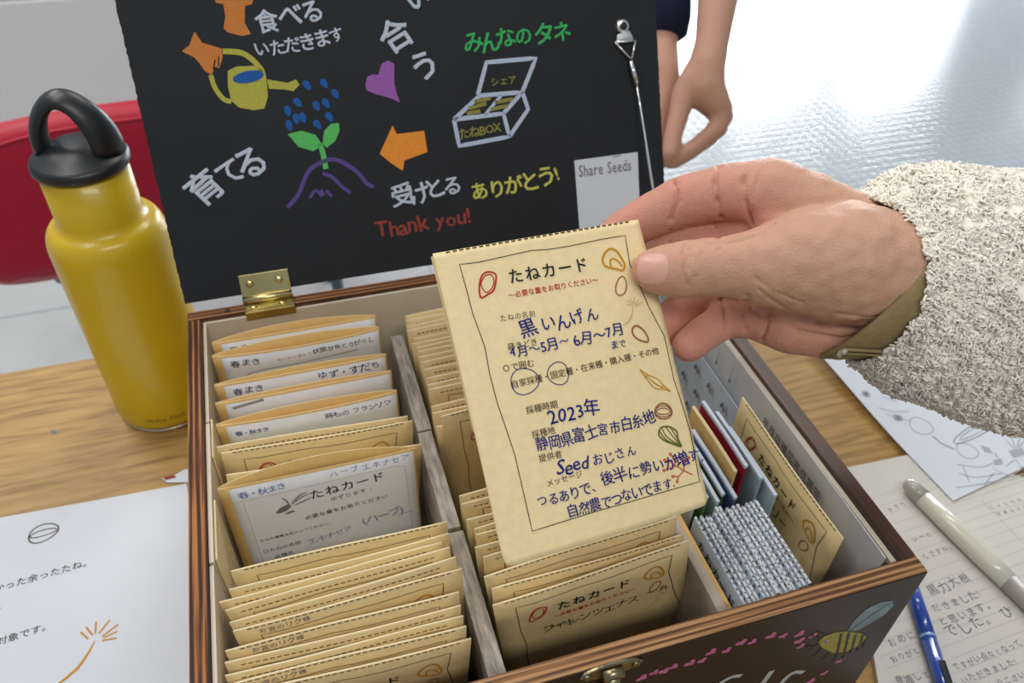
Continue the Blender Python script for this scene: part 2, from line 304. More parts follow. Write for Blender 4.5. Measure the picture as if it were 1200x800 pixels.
# writing: every glyph is a flat mesh taken from the built-in font, laid on a surface
GL = {}
def glyph(ch, off=0.0):
    k = (ch, off)
    if k not in GL:
        c = bpy.data.curves.new('glyph', 'FONT'); c.body = ch; c.size = 1; c.resolution_u = 2; c.offset = off
        o = bpy.data.objects.new('glyph', c); COL.objects.link(o); bpy.context.view_layer.update()
        me = bpy.data.meshes.new_from_object(o.evaluated_get(bpy.context.evaluated_depsgraph_get()))
        vs = [(v.co.x, v.co.y) for v in me.vertices]; fs = [tuple(p.vertices) for p in me.polygons]
        bpy.data.objects.remove(o); bpy.data.curves.remove(c); bpy.data.meshes.remove(me)
        adv = 1.0 if ord(ch) > 0x2000 else (max([v[0] for v in vs] or [0.25]) + 0.07)
        GL[k] = (vs, fs, adv)
    return GL[k]
class Ink:
    """flat print on a surface: surf(u_mm, v_mm, lift_mm) -> point, v runs down the sheet"""
    def __init__(s, surf, lift=0.25): s.surf = surf; s.lift = lift; s.bm = BM(); s.mats = []; s.rnd = random.Random(3)
    def mi(s, m):
        if m not in s.mats: s.mats.append(m)
        return s.mats.index(m)
    def text(s, t, u0, v0, u1, v1, mt='ink_black', k=1.0, off=0.0, jit=0.0, slant=0.0, turn=0.0, tall=1.0, seed=1, fat=0.0):
        rn = random.Random(seed + len(t)); mi = s.mi(mt)
        L = math.hypot(u1 - u0, v1 - v0); dx, dy = (u1 - u0) / L, (v1 - v0) / L
        tot = sum(glyph(c, off)[2] if c != ' ' else 0.4 for c in t); size = L / tot; gs = size * k; pen = 0
        for c in t:
            if c == ' ': pen += .4 * size; continue
            vs, fs, adv = glyph(c, off)
            a = turn + rn.uniform(-1, 1) * jit * 0.16; sc = 1 + rn.uniform(-1, 1) * jit * 0.12; oy = rn.uniform(-1, 1) * jit * 0.08 * size; sh = slant + rn.uniform(-.1, .1) * jit
            ca, sa = math.cos(a), math.sin(a)
            for fx, fy in (((0, 0),) if not fat else ((fat, 0), (-fat, 0), (0, fat), (0, -fat), (fat * .7, fat * .7), (-fat * .7, -fat * .7))):
              out = []
              for x, y in vs:
                x = x + fx; y = y + fy; x = (x - adv / 2) * gs * sc + y * sh * gs * sc; y = (y - .35) * gs * sc * tall
                x, y = x * ca - y * sa, x * sa + y * ca
                x += pen + adv * size / 2; y += .35 * size + oy
                out.append(s.bm.verts.new(s.surf(u0 + x * dx + y * dy, v0 + x * dy - y * dx, s.lift + 8 * fx + 4 * fy + fat * 12)))
              for f in fs:
                try: s.bm.faces.new([out[i] for i in f]).material_index = mi
                except ValueError: pass
            pen += adv * size
        return s
    def line(s, pts, w, mt='ink_black', closed=False, sub=4.0, taper=False, lift=None):
        mi = s.mi(mt); P = [Vector(p) for p in pts]
        if closed: P.append(P[0])
        Q = [P[0]]
        for a, b_ in zip(P, P[1:]):
            n = max(1, int((b_ - a).length / sub)); Q += [a.lerp(b_, i / n) for i in range(1, n + 1)]
        n = len(Q); L, R_ = [], []
        for i, p in enumerate(Q):
            if closed: t = Q[(i + 1) % (n - 1)] - Q[(i - 1) % (n - 1)]
            else: t = Q[min(i + 1, n - 1)] - Q[max(i - 1, 0)]
            if t.length < 1e-9: t = Vector((1, 0))
            t.normalize(); h = w / 2 * ((0.25 + .75 * math.sin(math.pi * (i + .5) / n)) if taper else 1)
            nn = Vector((-t.y, t.x)) * h
            L.append(s.bm.verts.new(s.surf(p.x + nn.x, p.y + nn.y, lift or s.lift))); R_.append(s.bm.verts.new(s.surf(p.x - nn.x, p.y - nn.y, lift or s.lift)))
        for i in range(n - 1): s.bm.faces.new((L[i], R_[i], R_[i + 1], L[i + 1])).material_index = mi
        return s
    def curve(s, pts, w, mt='ink_black', closed=False, taper=False, lift=None):
        P = [Vector(p) for p in pts]; n = len(P); out = []
        for i in range(n if closed else n - 1):
            p0 = P[(i - 1) % n] if closed or i else P[0]; p1 = P[i]; p2 = P[(i + 1) % n]; p3 = P[(i + 2) % n] if closed or i + 2 < n else P[-1]
            for j in range(5):
                t = j / 5; out.append(.5 * ((2 * p1) + (p2 - p0) * t + (2 * p0 - 5 * p1 + 4 * p2 - p3) * t * t + (3 * p1 - p0 - 3 * p2 + p3) * t ** 3))
        if not closed: out.append(P[-1])
        return s.line(out, w, mt, closed, 99, taper, lift)
    def fill(s, pts, mt, lift=None):
        mi = s.mi(mt); vs = [s.bm.verts.new(s.surf(p[0], p[1], lift or s.lift)) for p in pts]
        f = s.bm.faces.new(vs); f.material_index = mi
        bmesh.ops.triangulate(s.bm, faces=[f]); return s
    def blob(s, c, ru, rv, mt, ang=0, n=14, lift=None, drop=0):
        ca, sa = math.cos(ang), math.sin(ang); pts = []
        for i in range(n):
            t = 2 * math.pi * i / n; x = ru * math.cos(t) * (1 - drop * math.sin(t)) ; y = rv * math.sin(t)
            pts.append((c[0] + x * ca - y * sa, c[1] + x * sa + y * ca))
        return s.fill(pts, mt, lift)
    def ring(s, c, ru, rv, w, mt, ang=0, n=22, wob=0.04):
        ca, sa = math.cos(ang), math.sin(ang); pts = []
        for i in range(n):
            t = 2 * math.pi * i / n; k = 1 + wob * math.sin(3 * t + c[0]); x = ru * math.cos(t) * k; y = rv * math.sin(t) * k
            pts.append((c[0] + x * ca - y * sa, c[1] + x * sa + y * ca))
        return s.line(pts, w, mt, True, 99)
    def dashes(s, a, b_, dash=2.0, gap=1.0, w=.62, mt='ink_brown'):
        a, b_ = Vector(a), Vector(b_); L = (b_ - a).length; t = 0
        while t + dash < L:
            s.line([a.lerp(b_, t / L), a.lerp(b_, (t + dash) / L)], w, mt, False, 99); t += dash + gap
        return s
    def done(s, name, parent): 
        bmesh.ops.recalc_face_normals(s.bm, faces=s.bm.faces[:]) if False else None
        return obj(name, s.bm, s.mats, parent)
def plane_surf(O, U, V):
    O, U, V = Vector(O), Vector(U), Vector(V); N = V.cross(U).normalized()
    return lambda u, v, w=0: O + U * (u / 1000) + V * (v / 1000) + N * (w / 1000)

# ------------------------------------------------------------------ the room
FZ = -0.72
bm = BM(); box(bm, (-3.5, -2.5, FZ - .05), (10.5, 6.05, FZ)); tag(obj('floor', bm, 'floor'), None, None, kind='structure')
bm = BM(); box(bm, (-3.5, .4, FZ), (.35, 3.2, FZ + .004)); tag(obj('floor', bm, 'plain_floor'), None, None, kind='structure')
jt = BM()
jp = [zz for zz in ((-1.6, 1.26), (.3, 1.18))]
tube(jt, [(-1.6, 1.21, FZ + .0045), (.3, 1.25, FZ + .0045)], .004, 6); tag(obj('trim_1', jt, 'wall'), None, None, kind='structure')
bm = BM(); box(bm, (-3.5, 6.05, FZ), (10.5, 6.2, 2.0)); tag(obj('wall_back', bm, 'wall'), None, None, kind='structure')
for i, (x0, x1, zt) in enumerate(((2.9, 3.9, 1.33), (4.15, 5.2, 1.38), (5.6, 6.55, 1.45), (8.3, 9.3, 1.0))):
    fr = BM()
    for lo, hi in (((x0 - .06, 6.0, -.3), (x0, 6.05, zt + .06)), ((x1, 6.0, -.3), (x1 + .06, 6.05, zt + .06)), ((x0 - .06, 6.0, zt), (x1 + .06, 6.05, zt + .06)), ((x0 - .06, 6.0, -.36), (x1 + .06, 6.05, -.3))): box(fr, lo, hi)
    w = tag(obj('window_%d' % (i + 1), fr, 'cabinet'), None, None, kind='structure')
    pn = BM(); box(pn, (x0, 6.03, -.3), (x1, 6.045, zt)); obj('pane', pn, 'glass_day', w)

# table
tb = empty('wooden_table', (0.2, -0.3, FZ))
tag(tb, 'oak veneered table carrying the seed box, bottle, papers and notebook', 'table')
bm = BM(); box(bm, (-1.0, -.42, -FZ - .028), (1.0, .456, -FZ), bevel=.002); obj('tabletop', bm, 'table', tb)
for sx in (-.95, .95):
    for sy in (-.37, .40):
        bm = BM(); box(bm, (sx - .02, sy - .02, 0.004), (sx + .02, sy + .02, -FZ - .029), bevel=.003); obj('leg', bm, 'chrome', tb)

k = Ink(lambda u, v, w=0: Vector((u / 1000 - .2, v / 1000 + .3, -FZ + w / 1000)), .12)
k.blob((-133.6,74.2), 1.8, 3.0, 'ink_grey', ang=.6); k.done('stain', tb)
# white cabinet far left
cb = empty('white_cabinet', (-.75, 1.7, FZ + .004))
tag(cb, 'low white cabinet behind the red chair at the far left', 'cabinet')
bm = BM(); box(bm, (-.9, 0, 0), (.95, .42, .555), bevel=.004); obj('body', bm, 'cabinet', cb)
bm = BM(); box(bm, (-.92, -.01, .556), (.97, .44, .575), bevel=.003); obj('top', bm, 'cabinet_top', cb)
for k in range(2):
    bm = BM(); box(bm, (-.88 + k * .91, -.016, .03), (.01 + k * .91, -.0005, .53), bevel=.003); obj('door', bm, 'cabinet', cb)

# red chair
ch = empty('red_chair', (-.06, .56, FZ + .004))
tag(ch, 'chair with rounded red vinyl backrest behind the yellow bottle', 'chair')
def back(u, v):
    a = (u - .5) * 2; b_ = (v - .5) * 2
    # rounded rectangle pad
    x = .25 * math.copysign(abs(math.sin(a * math.pi / 2)) ** .8, a)
    return x, b_
bm = BM()
nU, nV = 28, 14
def padpt(a, b_, side):
    # a,b in -1..1 squircle mapped
    r = max(abs(a), abs(b_)); 
    if r > 0:
        l4 = (abs(a) ** 5 + abs(b_) ** 5) ** .2; s = r / l4
    else: s = 1
    x = a * s * .27; z = b_ * s * .112
    e = (1 - min(1, r) ** 6) ** .5
    return Vector((x, side * .022 * e + .10 * (x / .27) ** 2 * -.25, .640 + z + .012 * (1 - (x / .27) ** 2)))
for side in (-1, 1):
    grid(bm, lambda u, v, s=side: padpt(u * 2 - 1, v * 2 - 1, s), nU, nV, flip=side > 0)
bmesh.ops.remove_doubles(bm, verts=bm.verts[:], dist=1e-5)
bp_ = obj('backrest', bm, 'red', ch, True)
bm = BM(); tube(bm, [padpt(a, .86, -1) + Vector((0, -.0008, 0)) for a in [x / 12 - 1 for x in range(1, 24)]], .0022, 6); obj('piping', bm, 'red', bp_, True)
bm = BM(); box(bm, (-.21, .22, .415), (.21, .62, .455), bevel=.015); obj('seat', bm, 'red', ch, True)
for sx in (-.19, .19):
    bm = BM(); tube(bm, [(sx, .26, .0), (sx, .25, .4), (sx, .05, .50), (sx, .035, .62)], .011, 10); obj('leg', bm, 'chrome', ch, True)
    bm = BM(); tube(bm, [(sx, .62, .0), (sx, .60, .414)], .011, 10); obj('leg', bm, 'chrome', ch, True)

# dark table leg seen at the far left edge of the picture
bm = BM(); tube(bm, [(-.392, .60, FZ + .005), (-.394, .60, -.20)], .013, 12)
tag(obj('metal_post', bm, 'chrome', None, True), 'thin blue-grey metal post at the left edge behind the table', 'post')

# ------------------------------------------------------------------ the wooden seed box
W_, D_, H_ = .330, .2864, .150
BX = tag(empty('wooden_seed_box', (W_ / 2, -D_ / 2, 0)), 'open stained plywood box with three rows of seed packets and painted front', 'box')
def inbox(bm_, name, mt, parent=BX, smooth=False):
    bmesh.ops.translate(bm_, verts=bm_.verts[:], vec=(-W_ / 2, D_ / 2, 0)); return obj(name, bm_, mt, parent, smooth)
T_ = .0085
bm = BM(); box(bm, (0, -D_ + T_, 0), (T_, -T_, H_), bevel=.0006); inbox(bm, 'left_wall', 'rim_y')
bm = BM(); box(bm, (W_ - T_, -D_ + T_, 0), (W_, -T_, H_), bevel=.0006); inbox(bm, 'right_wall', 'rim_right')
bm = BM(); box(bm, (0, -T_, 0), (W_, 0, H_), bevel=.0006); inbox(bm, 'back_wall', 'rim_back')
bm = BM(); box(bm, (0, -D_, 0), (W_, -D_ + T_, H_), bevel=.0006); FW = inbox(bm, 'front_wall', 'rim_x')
bm = BM(); box(bm, (.0003, -D_ - .0006, .001), (W_ - .0003, -D_ - .0001, H_ - .0006)); FP = inbox(bm, 'painted_face', 'stain')
bm = BM(); box(bm, (T_, -D_ + T_, .001), (W_ - T_, -T_, .006)); inbox(bm, 'bottom', 'liner')
def lin(lo, hi, mtx=None, mt='liner'):
    bm = BM(); box(bm, lo, hi, mtx, bevel=.0003); return inbox(bm, 'liner_board', mt)
lin((T_ + .0002, -.0105, .006), (W_ - T_ - .0002, -T_ - .0002, .1475))
lin((W_ - T_ - .003, -D_ + T_ + .0002, .006), (W_ - T_ - .0002, -.0108, .147))
lin((T_ + .0002, -D_ + T_ + .0002, .006), (T_ + .0022, -.190, .1475))
lin((T_ + .0002, -.1885, .006), (T_ + .0024, -.098, .1480))
lin((T_ + .0002, -.0965, .006), (T_ + .0022, -.0108, .1475))
lin((T_ + .0026, -.186, .006), (T_ + .0036, -.150, .146), mt='edge')
lin((T_ + .0026, -.121, .006), (T_ + .0036, -.093, .146), mt='edge')
for a, b_, dx in ((-.116, -.030, .0004), (-.1865, -.1175, 0), (-.2755, -.189, .0006)):
    bm = BM(); box(bm, (.1208 + dx, a, .0062), (.1292 + dx, b_, .1275), bevel=.0005)
    inbox(bm, 'divider', 'divider')
bm = BM(); box(bm, (.2318, -.2755, .0062), (.2370, -.06, .1350), bevel=.0005); inbox(bm, 'divider', 'divider2')
bm = BM(); box(bm, (.2378, -.2755, .0062), (.2402, -.09, .1325), bevel=.0004); inbox(bm, 'card_divider', 'kraft_in')

# front painting
inkF = Ink(lambda u, v, w=0: Vector((u / 1000 - W_ / 2, -D_ / 2 - .0006 - w / 1000, H_ - v / 1000)), .15)
def heart(ink, c, s, mt, a=0):
    pts = []
    for i in range(18):
        t = 2 * math.pi * i / 18; x = 16 * math.sin(t) ** 3; y = -(13 * math.cos(t) - 5 * math.cos(2 * t) - 2 * math.cos(3 * t) - math.cos(4 * t))
        x, y = x * s / 32, y * s / 32; pts.append((c[0] + x * math.cos(a) - y * math.sin(a), c[1] + x * math.sin(a) + y * math.cos(a)))
    ink.fill(pts, mt)
for i, p in enumerate([(187.2,22.4),(192.8,20.8),(198,22.2),(202.4,20.6),(210.7,22.1),(216.9,23.1),(220.4,17.1),(228.8,20.1),(235.4,16.5),(241.7,19),(251.4,18.6),(258.7,22.4),(268.4,25.8),(277.8,32.2),(270.6,33.4),(273.5,39.8),(306.8,72.7),(300.4,83.1),(294.1,88.1)]):
    heart(inkF, p, 5.2 if i % 2 else 6.2, 'pink', -.9 + .25 * (i % 3))
inkF.fill([(299.3,39.1),(299.5,28.7),(303.2,20.3),(309.7,17.2),(317.8,19.5),(320.6,25.5),(318.4,32.4),(312.5,37.5),(306.1,41.7)], 'bee_w')
inkF.line([(299.9,39.4),(307.3,30.1),(316.3,21.9)], .5, 'black_paint', lift=.3)
inkF.fill([(283.4,40.8),(285.5,37),(291.4,35.9),(299.3,39.1),(309.6,46.1),(315.9,53.5),(313.5,61),(306.7,63.6),(297.8,59.7),(288,49.2)], 'bee_y')
for q in ([(295.8,39),(300.9,61.3)], [(300.8,40.7),(306.2,65.1)], [(306.3,45.2),(311.3,67.9)], [(311.6,48.8),(315.6,68.4)], [(315.9,53.5),(317.9,66)]): inkF.line(q, 1.5, 'black_paint', lift=.3)
for q in ([(284,42.8),(280.7,47.9)], [(288.6,49.5),(285.7,57.5)], [(295.6,57.6),(293.1,65.1)], [(302.1,62),(301.8,71.8)], [(283.3,37.5),(276.7,31.6)], [(285.8,36.3),(279.1,28.8)], [(307.1,64.7),(308,73.4)], [(282.1,44.3),(274.9,41.4)]): inkF.line(q, .9, 'black_paint', lift=.3)
inkF.blob((288,43.3), 1.6, 1.6, 'white_paint', lift=.35).blob((288,43.3), .8, .8, 'black_paint', lift=.45)
inkF.curve([(244.2,53.6),(239.1,51.5),(234.1,53.9),(230.7,60),(232.3,72),(239.1,85.9)], 3.0, 'white_paint')
inkF.line([(262.6,58.8),(261.5,65.4),(259,82.7),(256.5,100.9)], 3.4, 'white_paint')
inkF.curve([(285,73.4),(278.4,69.6),(274.6,73.9),(273.3,83.5),(277.2,97.7),(284.5,112.4)], 3.2, 'white_paint')
inkF.done('front_painting', BX)

# brass latch on the front
lt = BM(); N_ = 20
P_ = [169.9,3.2]
cx_, cv_ = P_[0], P_[1]
def pl_out(t):
    x = 14.5 * math.copysign(abs(math.cos(t)) ** .8, math.cos(t)); y = (4.3 - .9 * math.cos(2 * t)) * math.sin(t); return x, y
ring = [pl_out(2 * math.pi * i / 32) for i in range(32)]
def lpt(x, y, w): return Vector(((cx_ + x) / 1000 - W_ / 2, -D_ / 2 - .0008 - w / 1000, H_ - (cv_ + y) / 1000))
a_ = [lt.verts.new(lpt(x, y, 0)) for x, y in ring]; b2 = [lt.verts.new(lpt(x, y, 1.0)) for x, y in ring]; c2 = [lt.verts.new(lpt(x * .95, y * .85, 1.5)) for x, y in ring]
for i in range(32):
    j = (i + 1) % 32; lt.faces.new((a_[i], a_[j], b2[j], b2[i])); lt.faces.new((b2[i], b2[j], c2[j], c2[i]))
lt.faces.new(c2); LP = obj('latch_plate', lt, 'antique', BX)
for dx in (-11, 11):
    s_ = BM(); tube(s_, [lpt(dx, 0, 1.45), lpt(dx, 0, 2.2)], [.0022, .0016], 14); obj('screw', s_, 'antique', LP, True)
lt = BM(); tube(lt, [lpt(-1, -1.0, 4.5), lpt(-1, 20, 4.5)], [(.0036, .0032), (.0030, .0028)], 16)
tube(lt, [lpt(-5, -1.2, 3.2), lpt(4, -1.2, 3.2)], .0028, 12); obj('latch_hook', lt, 'antique', BX, True)

# back hinge
TH = math.radians(25.65); LU = Vector((0, math.sin(TH), math.cos(TH))); LN = Vector((0, -math.cos(TH), math.sin(TH)))
BO = Vector((W_ / 2, -D_ / 2, 0))
def lidp(u, v, w): return Vector((u / 1000, 0, .15)) + LU * (v / 1000) + LN * (w / 1000)
for k, (ha, hb) in enumerate(((34.5, 65), (282, 312))):
    hg = empty('hinge'); hg.parent = BX; tag(hg, None, None)
    def hl(bm_, nm, mt='brass', sm=False):
        bmesh.ops.translate(bm_, verts=bm_.verts[:], vec=-BO); return obj(nm, bm_, mt, hg, sm)
    mtx = Matrix((Vector((1, 0, 0)), LU, LN)).transposed().to_4x4(); mtx.translation = Vector((0, 0, .15))
    bm = BM(); box(bm, (ha / 1000, .0045, .0004), (hb / 1000, .0185, .0016), mtx, bevel=.0004); hl(bm, 'upper_leaf')
    bm = BM(); tube(bm, [lidp(ha, 2.6, 2.6), lidp((ha + hb) / 2, 2.6, 2.6), lidp(hb, 2.6, 2.6)], .0024, 14); hl(bm, 'knuckle', 'brass', True)
    bm = BM(); box(bm, (ha / 1000 + .0005, -.0112, .1502), (hb / 1000 + .0005, .0005, .1514), bevel=.0003); box(bm, (ha / 1000 + .0005, -.0118, .1455), (hb / 1000 + .0005, -.0106, .1514), bevel=.0003); hl(bm, 'lower_leaf')
    for du in (6, 24):
        for kind in (0, 1):
            bm = BM()
            if kind == 0: tube(bm, [lidp(ha + du, 12.5, 1.5), lidp(ha + du, 12.5, 2.3)], [.0026, .0018], 14)
            else: tube(bm, [(ha / 1000 + du / 1000, -.006, .1513), (ha / 1000 + du / 1000, -.006, .1520)], [.0026, .0018], 14)
            hl(bm, 'screw', 'brass', True)
bm = BM(); tube(bm, [(.0245, -.0045, .1501), (.0245, -.0045, .1504)], .0016, 10); bmesh.ops.translate(bm, verts=bm.verts[:], vec=-BO); obj('knot', bm, 'screwhole', BX)

# lid (a part of the box)
bm = BM()
rn = random.Random(5); NE = 150
left = [(rn.uniform(-.35, .25), 6 + (278 - 6) * i / NE) for i in range(NE + 1)]
right = [(W_ * 1000 + rn.uniform(-.2, .2), 278 - (278 - 6) * i / NE) for i in range(NE + 1)]
ol = left + right
f_ = [bm.verts.new(lidp(u, v, 0)) for u, v in ol]; g_ = [bm.verts.new(lidp(u, v, -9)) for u, v in ol]
ff = bm.faces.new(f_[::-1]); ff2 = bm.faces.new(g_)
for i in range(len(ol)):
    j = (i + 1) % len(ol); q = bm.faces.new((f_[i], f_[j], g_[j], g_[i])); q.material_index = 1
bmesh.ops.triangulate(bm, faces=[ff, ff2])
bmesh.ops.recalc_face_normals(bm, faces=bm.faces[:])
bmesh.ops.translate(bm, verts=bm.verts[:], vec=-BO)
LID = obj('lid', bm, ['blackboard', 'board_edge'], BX)
IL = Ink(lambda u, v, w=0: lidp(u, v, w) - BO, .12)   # here v runs UP the lid
class LidInk(Ink):
    pass
def LT(t, a, mt, **k):   # text on the lid: baseline in lid millimetres, v up
    u0, v0, u1, v1 = a; IL.text(t, u0, v0, u1, v1, mt, **k)
# text() expects v down: mirror helper
_s = IL.surf
def lid_text(t, u0, v0, u1, v1, mt, **k):
    IL.surf = lambda u, v, w=0: _s(u, -v, w); IL.text(t, u0, -v0, u1, -v1, mt, **k); IL.surf = _s
B_ = dict(fat=.021, jit=1.0)
lid_text('食べる', 74,159.5,114.3,164.4, 'c_white', k=1.12, **B_)
lid_text('いただきます', 70.1,146.4,123.8,151, 'c_white', k=1.12, **B_)
lid_text('合', 145.4,145.2,165.3,146, 'c_white', k=.92, turn=.25, **B_)
lid_text('う', 161.9,126,180.2,127.3, 'c_white', k=.95, turn=.1, **B_)
lid_text('い', 164.5,166.8,179.1,168.2, 'c_white', k=1.0, **B_)
lid_text('育', 17.9,68.5,36.7,70.6, 'c_white', k=1.0, turn=.28, **B_)
lid_text('て', 35.4,76.5,51.4,78.6, 'c_white', k=.95, turn=.1, **B_)
lid_text('る', 47.7,80.1,65.3,82, 'c_white', k=1.05, turn=.05, **B_)
lid_text('受けとる', 138.5,49.4,184,52.2, 'c_white', k=1.25, **B_)
lid_text('ありがとう!', 190.7,45.1,252.6,50, 'c_lyellow', k=1.15, **B_)
lid_text('みんなの', 197.1,138.1,242.2,139.9, 'c_dgreen', k=1.15, **B_)
lid_text('タネ', 244.5,139.2,268.8,141.3, 'c_dgreen', k=1.2, **B_)
lid_text('Thank you!', 124.4,29.6,188.3,31.1, 'c_red', k=1.08, fat=.02, jit=.8)
IL.fill([(53.3,178.8),(74.5,177.3),(73.1,175.1),(69.1,174.4),(67.3,165.2),(69.5,158.9),(64.1,158.4),(56.8,160.9),(54.9,163.4),(57.1,169.3),(57.5,176.2),(53.5,177.4)], 'c_orange')
IL.fill([(38.6,162.9),(41.6,156.5),(51.7,152.4),(51.3,147.7),(48.1,141.7),(46,142.9),(43.1,138.4),(39.8,141.1),(37.5,146),(35.3,149.1),(29.5,152.9),(34.3,155.8)], 'c_orange')
for q in ([(44.6,141.1),(46.7,146.6)], [(47.9,142.7),(49,148.3)]): IL.line(q, .8, 'blackboard', lift=.2)
IL.fill([(52.6,139.9),(57.9,141.8),(67.6,141.4),(73.4,137.9),(73.7,134.5),(72.6,123.2),(69.3,116.6),(62.8,116.3),(54.8,118.7),(51.2,123),(51,131.8)], 'c_yellow')
IL.blob((63.5,135.4), 9.2, 3.4, 'c_blue', ang=.1, lift=.25)
IL.fill([(73.9,133),(85.4,129.9),(90.7,131.3),(92.2,128.2),(88,124.7),(83.7,126.1),(73.9,127.6)], 'c_yellow')
IL.curve([(51.9,150.9),(62.2,149.1),(68.5,143.7),(72.3,137.5)], 3.2, 'c_yellow'); IL.curve([(42.6,138.4),(43.6,131.1),(47.1,124.4),(51.1,122.5)], 2.8, 'c_yellow')
for i, p in enumerate([(96.6,127.3),(106.9,127.3),(112.6,120.7),(89.4,118),(100.1,114.9),(106,115.8),(82.5,113.7),(86.7,108.7),(90.8,108.8),(106.7,107.6),(98.7,103.8),(81.9,105.2)]):
    IL.blob(p, 2.0, 3.2, 'c_blue', ang=(.5, .5, .4, .6, .2, .4, 0, 0, .2, .4, .5, .1)[i], drop=-.25)
IL.fill([(80,100.3),(88.5,101.4),(96.7,97.9),(99.7,91.3),(93.4,88.4),(85.2,92)], 'c_green')
IL.fill([(99.9,92.4),(102.2,99.8),(107,103.4),(111.8,103.4),(111.5,98.8),(107.9,93),(102,89.5)], 'c_green')
IL.line([(98.4,92.5),(99.2,85.1),(99.3,76.7)], 3.2, 'c_green')
IL.curve([(72,56.3),(80.2,63.8),(87.5,75.5),(95.2,80.4),(106,81.7),(117.5,73.3),(123.2,64.6),(127.1,61.9)], 2.6, 'c_purple')
IL.curve([(96.8,74.4),(102.6,71),(107,65),(112.1,60.1)], 2.2, 'c_purple')
IL.curve([(86.4,60.3),(90.9,64.5),(93.9,60.3)], 1.8, 'c_purple'); IL.line([(97.1,63.7),(100.1,59.5)], 1.8, 'c_purple'); IL.line([(94.1,64.6),(95.5,60.7)], 1.8, 'c_purple')
IL.fill([(131.5,123.9),(133.3,128.7),(137.2,129.9),(140.3,129.1),(143.4,135.4),(147.9,137),(151.3,134.6),(149.6,123.6),(150.2,116.9),(151.6,111.6),(145.6,114.8),(137,118.2),(132,120.8)], 'c_violet')
IL.fill([(134.1,82),(144.7,98.2),(146.6,92.7),(164.3,92.8),(164.7,79.4),(149.1,75.9),(147.1,69.6),(139.7,75.9)], 'c_dorange')
for q in ([(184.6,97.5),(217.9,97.7),(220.3,82.7),(185.9,80.7),(184.6,97.5)], [(184.6,97.5),(203.3,110.4),(232.1,109.7),(217.9,97.7)], [(232.1,109.7),(235,98.6),(220.3,82.7)], [(202.2,111.1),(210.2,130.2),(243.5,129.8),(232.1,109.7)]): IL.line(q, 2.7, 'c_peri')
IL.line([(205.2,98),(217.5,109)], 2.0, 'c_peri')
for q in ([(195,103.3),(207.2,105.2)], [(199.4,107.1),(210.4,108.1)], [(193.5,100.3),(202.7,100.9)], [(213,105.2),(225.3,106.1)], [(209.6,101.2),(221.3,102.2)]): IL.line(q, 2.3, 'c_olive')
lid_text('シェア', 211.3,115.5,229.2,115.8, 'c_olive', k=1.0, fat=.02, jit=.6)
lid_text('たねBOX', 187,85.4,215.6,87.1, 'c_olive', k=1.1, fat=.02, jit=.8)
IL.done('chalk_drawings', LID)
# sticker with heading only
st = BM(); q = [(264.1,61.8),(310.9,61.9),(309.8,15),(263.8,15)]
a_ = [st.verts.new(lidp(u, v, .05) - BO) for u, v in q]; b2 = [st.verts.new(lidp(u, v, .3) - BO) for u, v in q]
st.faces.new(b2); st.faces.new(a_[::-1])
for i in range(4): st.faces.new((a_[i], a_[(i + 1) % 4], b2[(i + 1) % 4], b2[i]))
bmesh.ops.recalc_face_normals(st, faces=st.faces[:])
SK = obj('sticker', st, 'paper', LID); SK['label'] = 'pale sticker headed Share Seeds'
IL = Ink(_s, .45)
lid_text('Share Seeds', 266.4,51.7,305.7,51.4, 'ink_grey', k=1.02, off=.012, tall=1.5)
IL.line([(292.2,60.7),(298,61.1)], .7, 'ink_grey')
IL.done('sticker_lettering', LID)
# steel stay: washer, plate, triangle link, ferrule, cable
c0 = Vector((305.1,144.1)); sy = empty('lid_stay'); sy.parent = BX
def SP(u, v, w): return lidp(u, v, w) - BO
bm = BM(); tube(bm, [SP(c0.x, c0.y, .3), SP(c0.x, c0.y, 1.4)], .0052, 24); tube(bm, [SP(c0.x, c0.y, 1.4), SP(c0.x, c0.y, 2.2)], [.0052, .0036], 24); obj('washer', bm, 'steel', sy, True)
bm = BM(); tube(bm, [SP(c0.x, c0.y, 2.15), SP(c0.x, c0.y, 2.5)], .0026, 16); obj('screw', bm, 'screwhole', sy, True)
p2 = Vector((305.8,136.6)); bm = BM()
tube(bm, [SP(c0.x, c0.y - 4, 1.2), SP(p2.x, p2.y, 1.4), SP(p2.x, p2.y - 2, 2.6)], [(.0009, .0046), (.0009, .0056), (.0009, .0056)], 12, up=(0, -1, 0)); obj('tab', bm, 'steel', sy)
tri = [(298.3,134.6),(313.1,134.4),(309.2,122.8)]
bm = BM(); T3 = [SP(u, v, 2.6) for u, v in tri]; 
for i in range(3): tube(bm, [T3[i], T3[(i + 1) % 3]], .0008, 8)
obj('link', bm, 'steel', sy, True)
fe = [(308.5,121.8),(311.3,107.2)]; bm = BM(); tube(bm, [SP(*fe[0], 3), SP(*fe[1], 4)], .0017, 12); obj('ferrule', bm, 'steel', sy, True)
ce = SP(*fe[1], 4); cend = Vector((333.6,-26.5, 0)); cend = Vector((cend.x / 1000, cend.y / 1000, .145)) - BO; cend.x = W_ / 2 - T_ - .0045
bm = BM(); tube(bm, [ce.lerp(cend, t / 8) for t in range(9)], .0009, 8); obj('cable', bm, 'steel', sy, True)
bm = BM(); tube(bm, [cend + Vector((.0044, 0, -.002)), cend + Vector((0, 0, -.002))], .004, 16); obj('washer', bm, 'steel', sy, True)

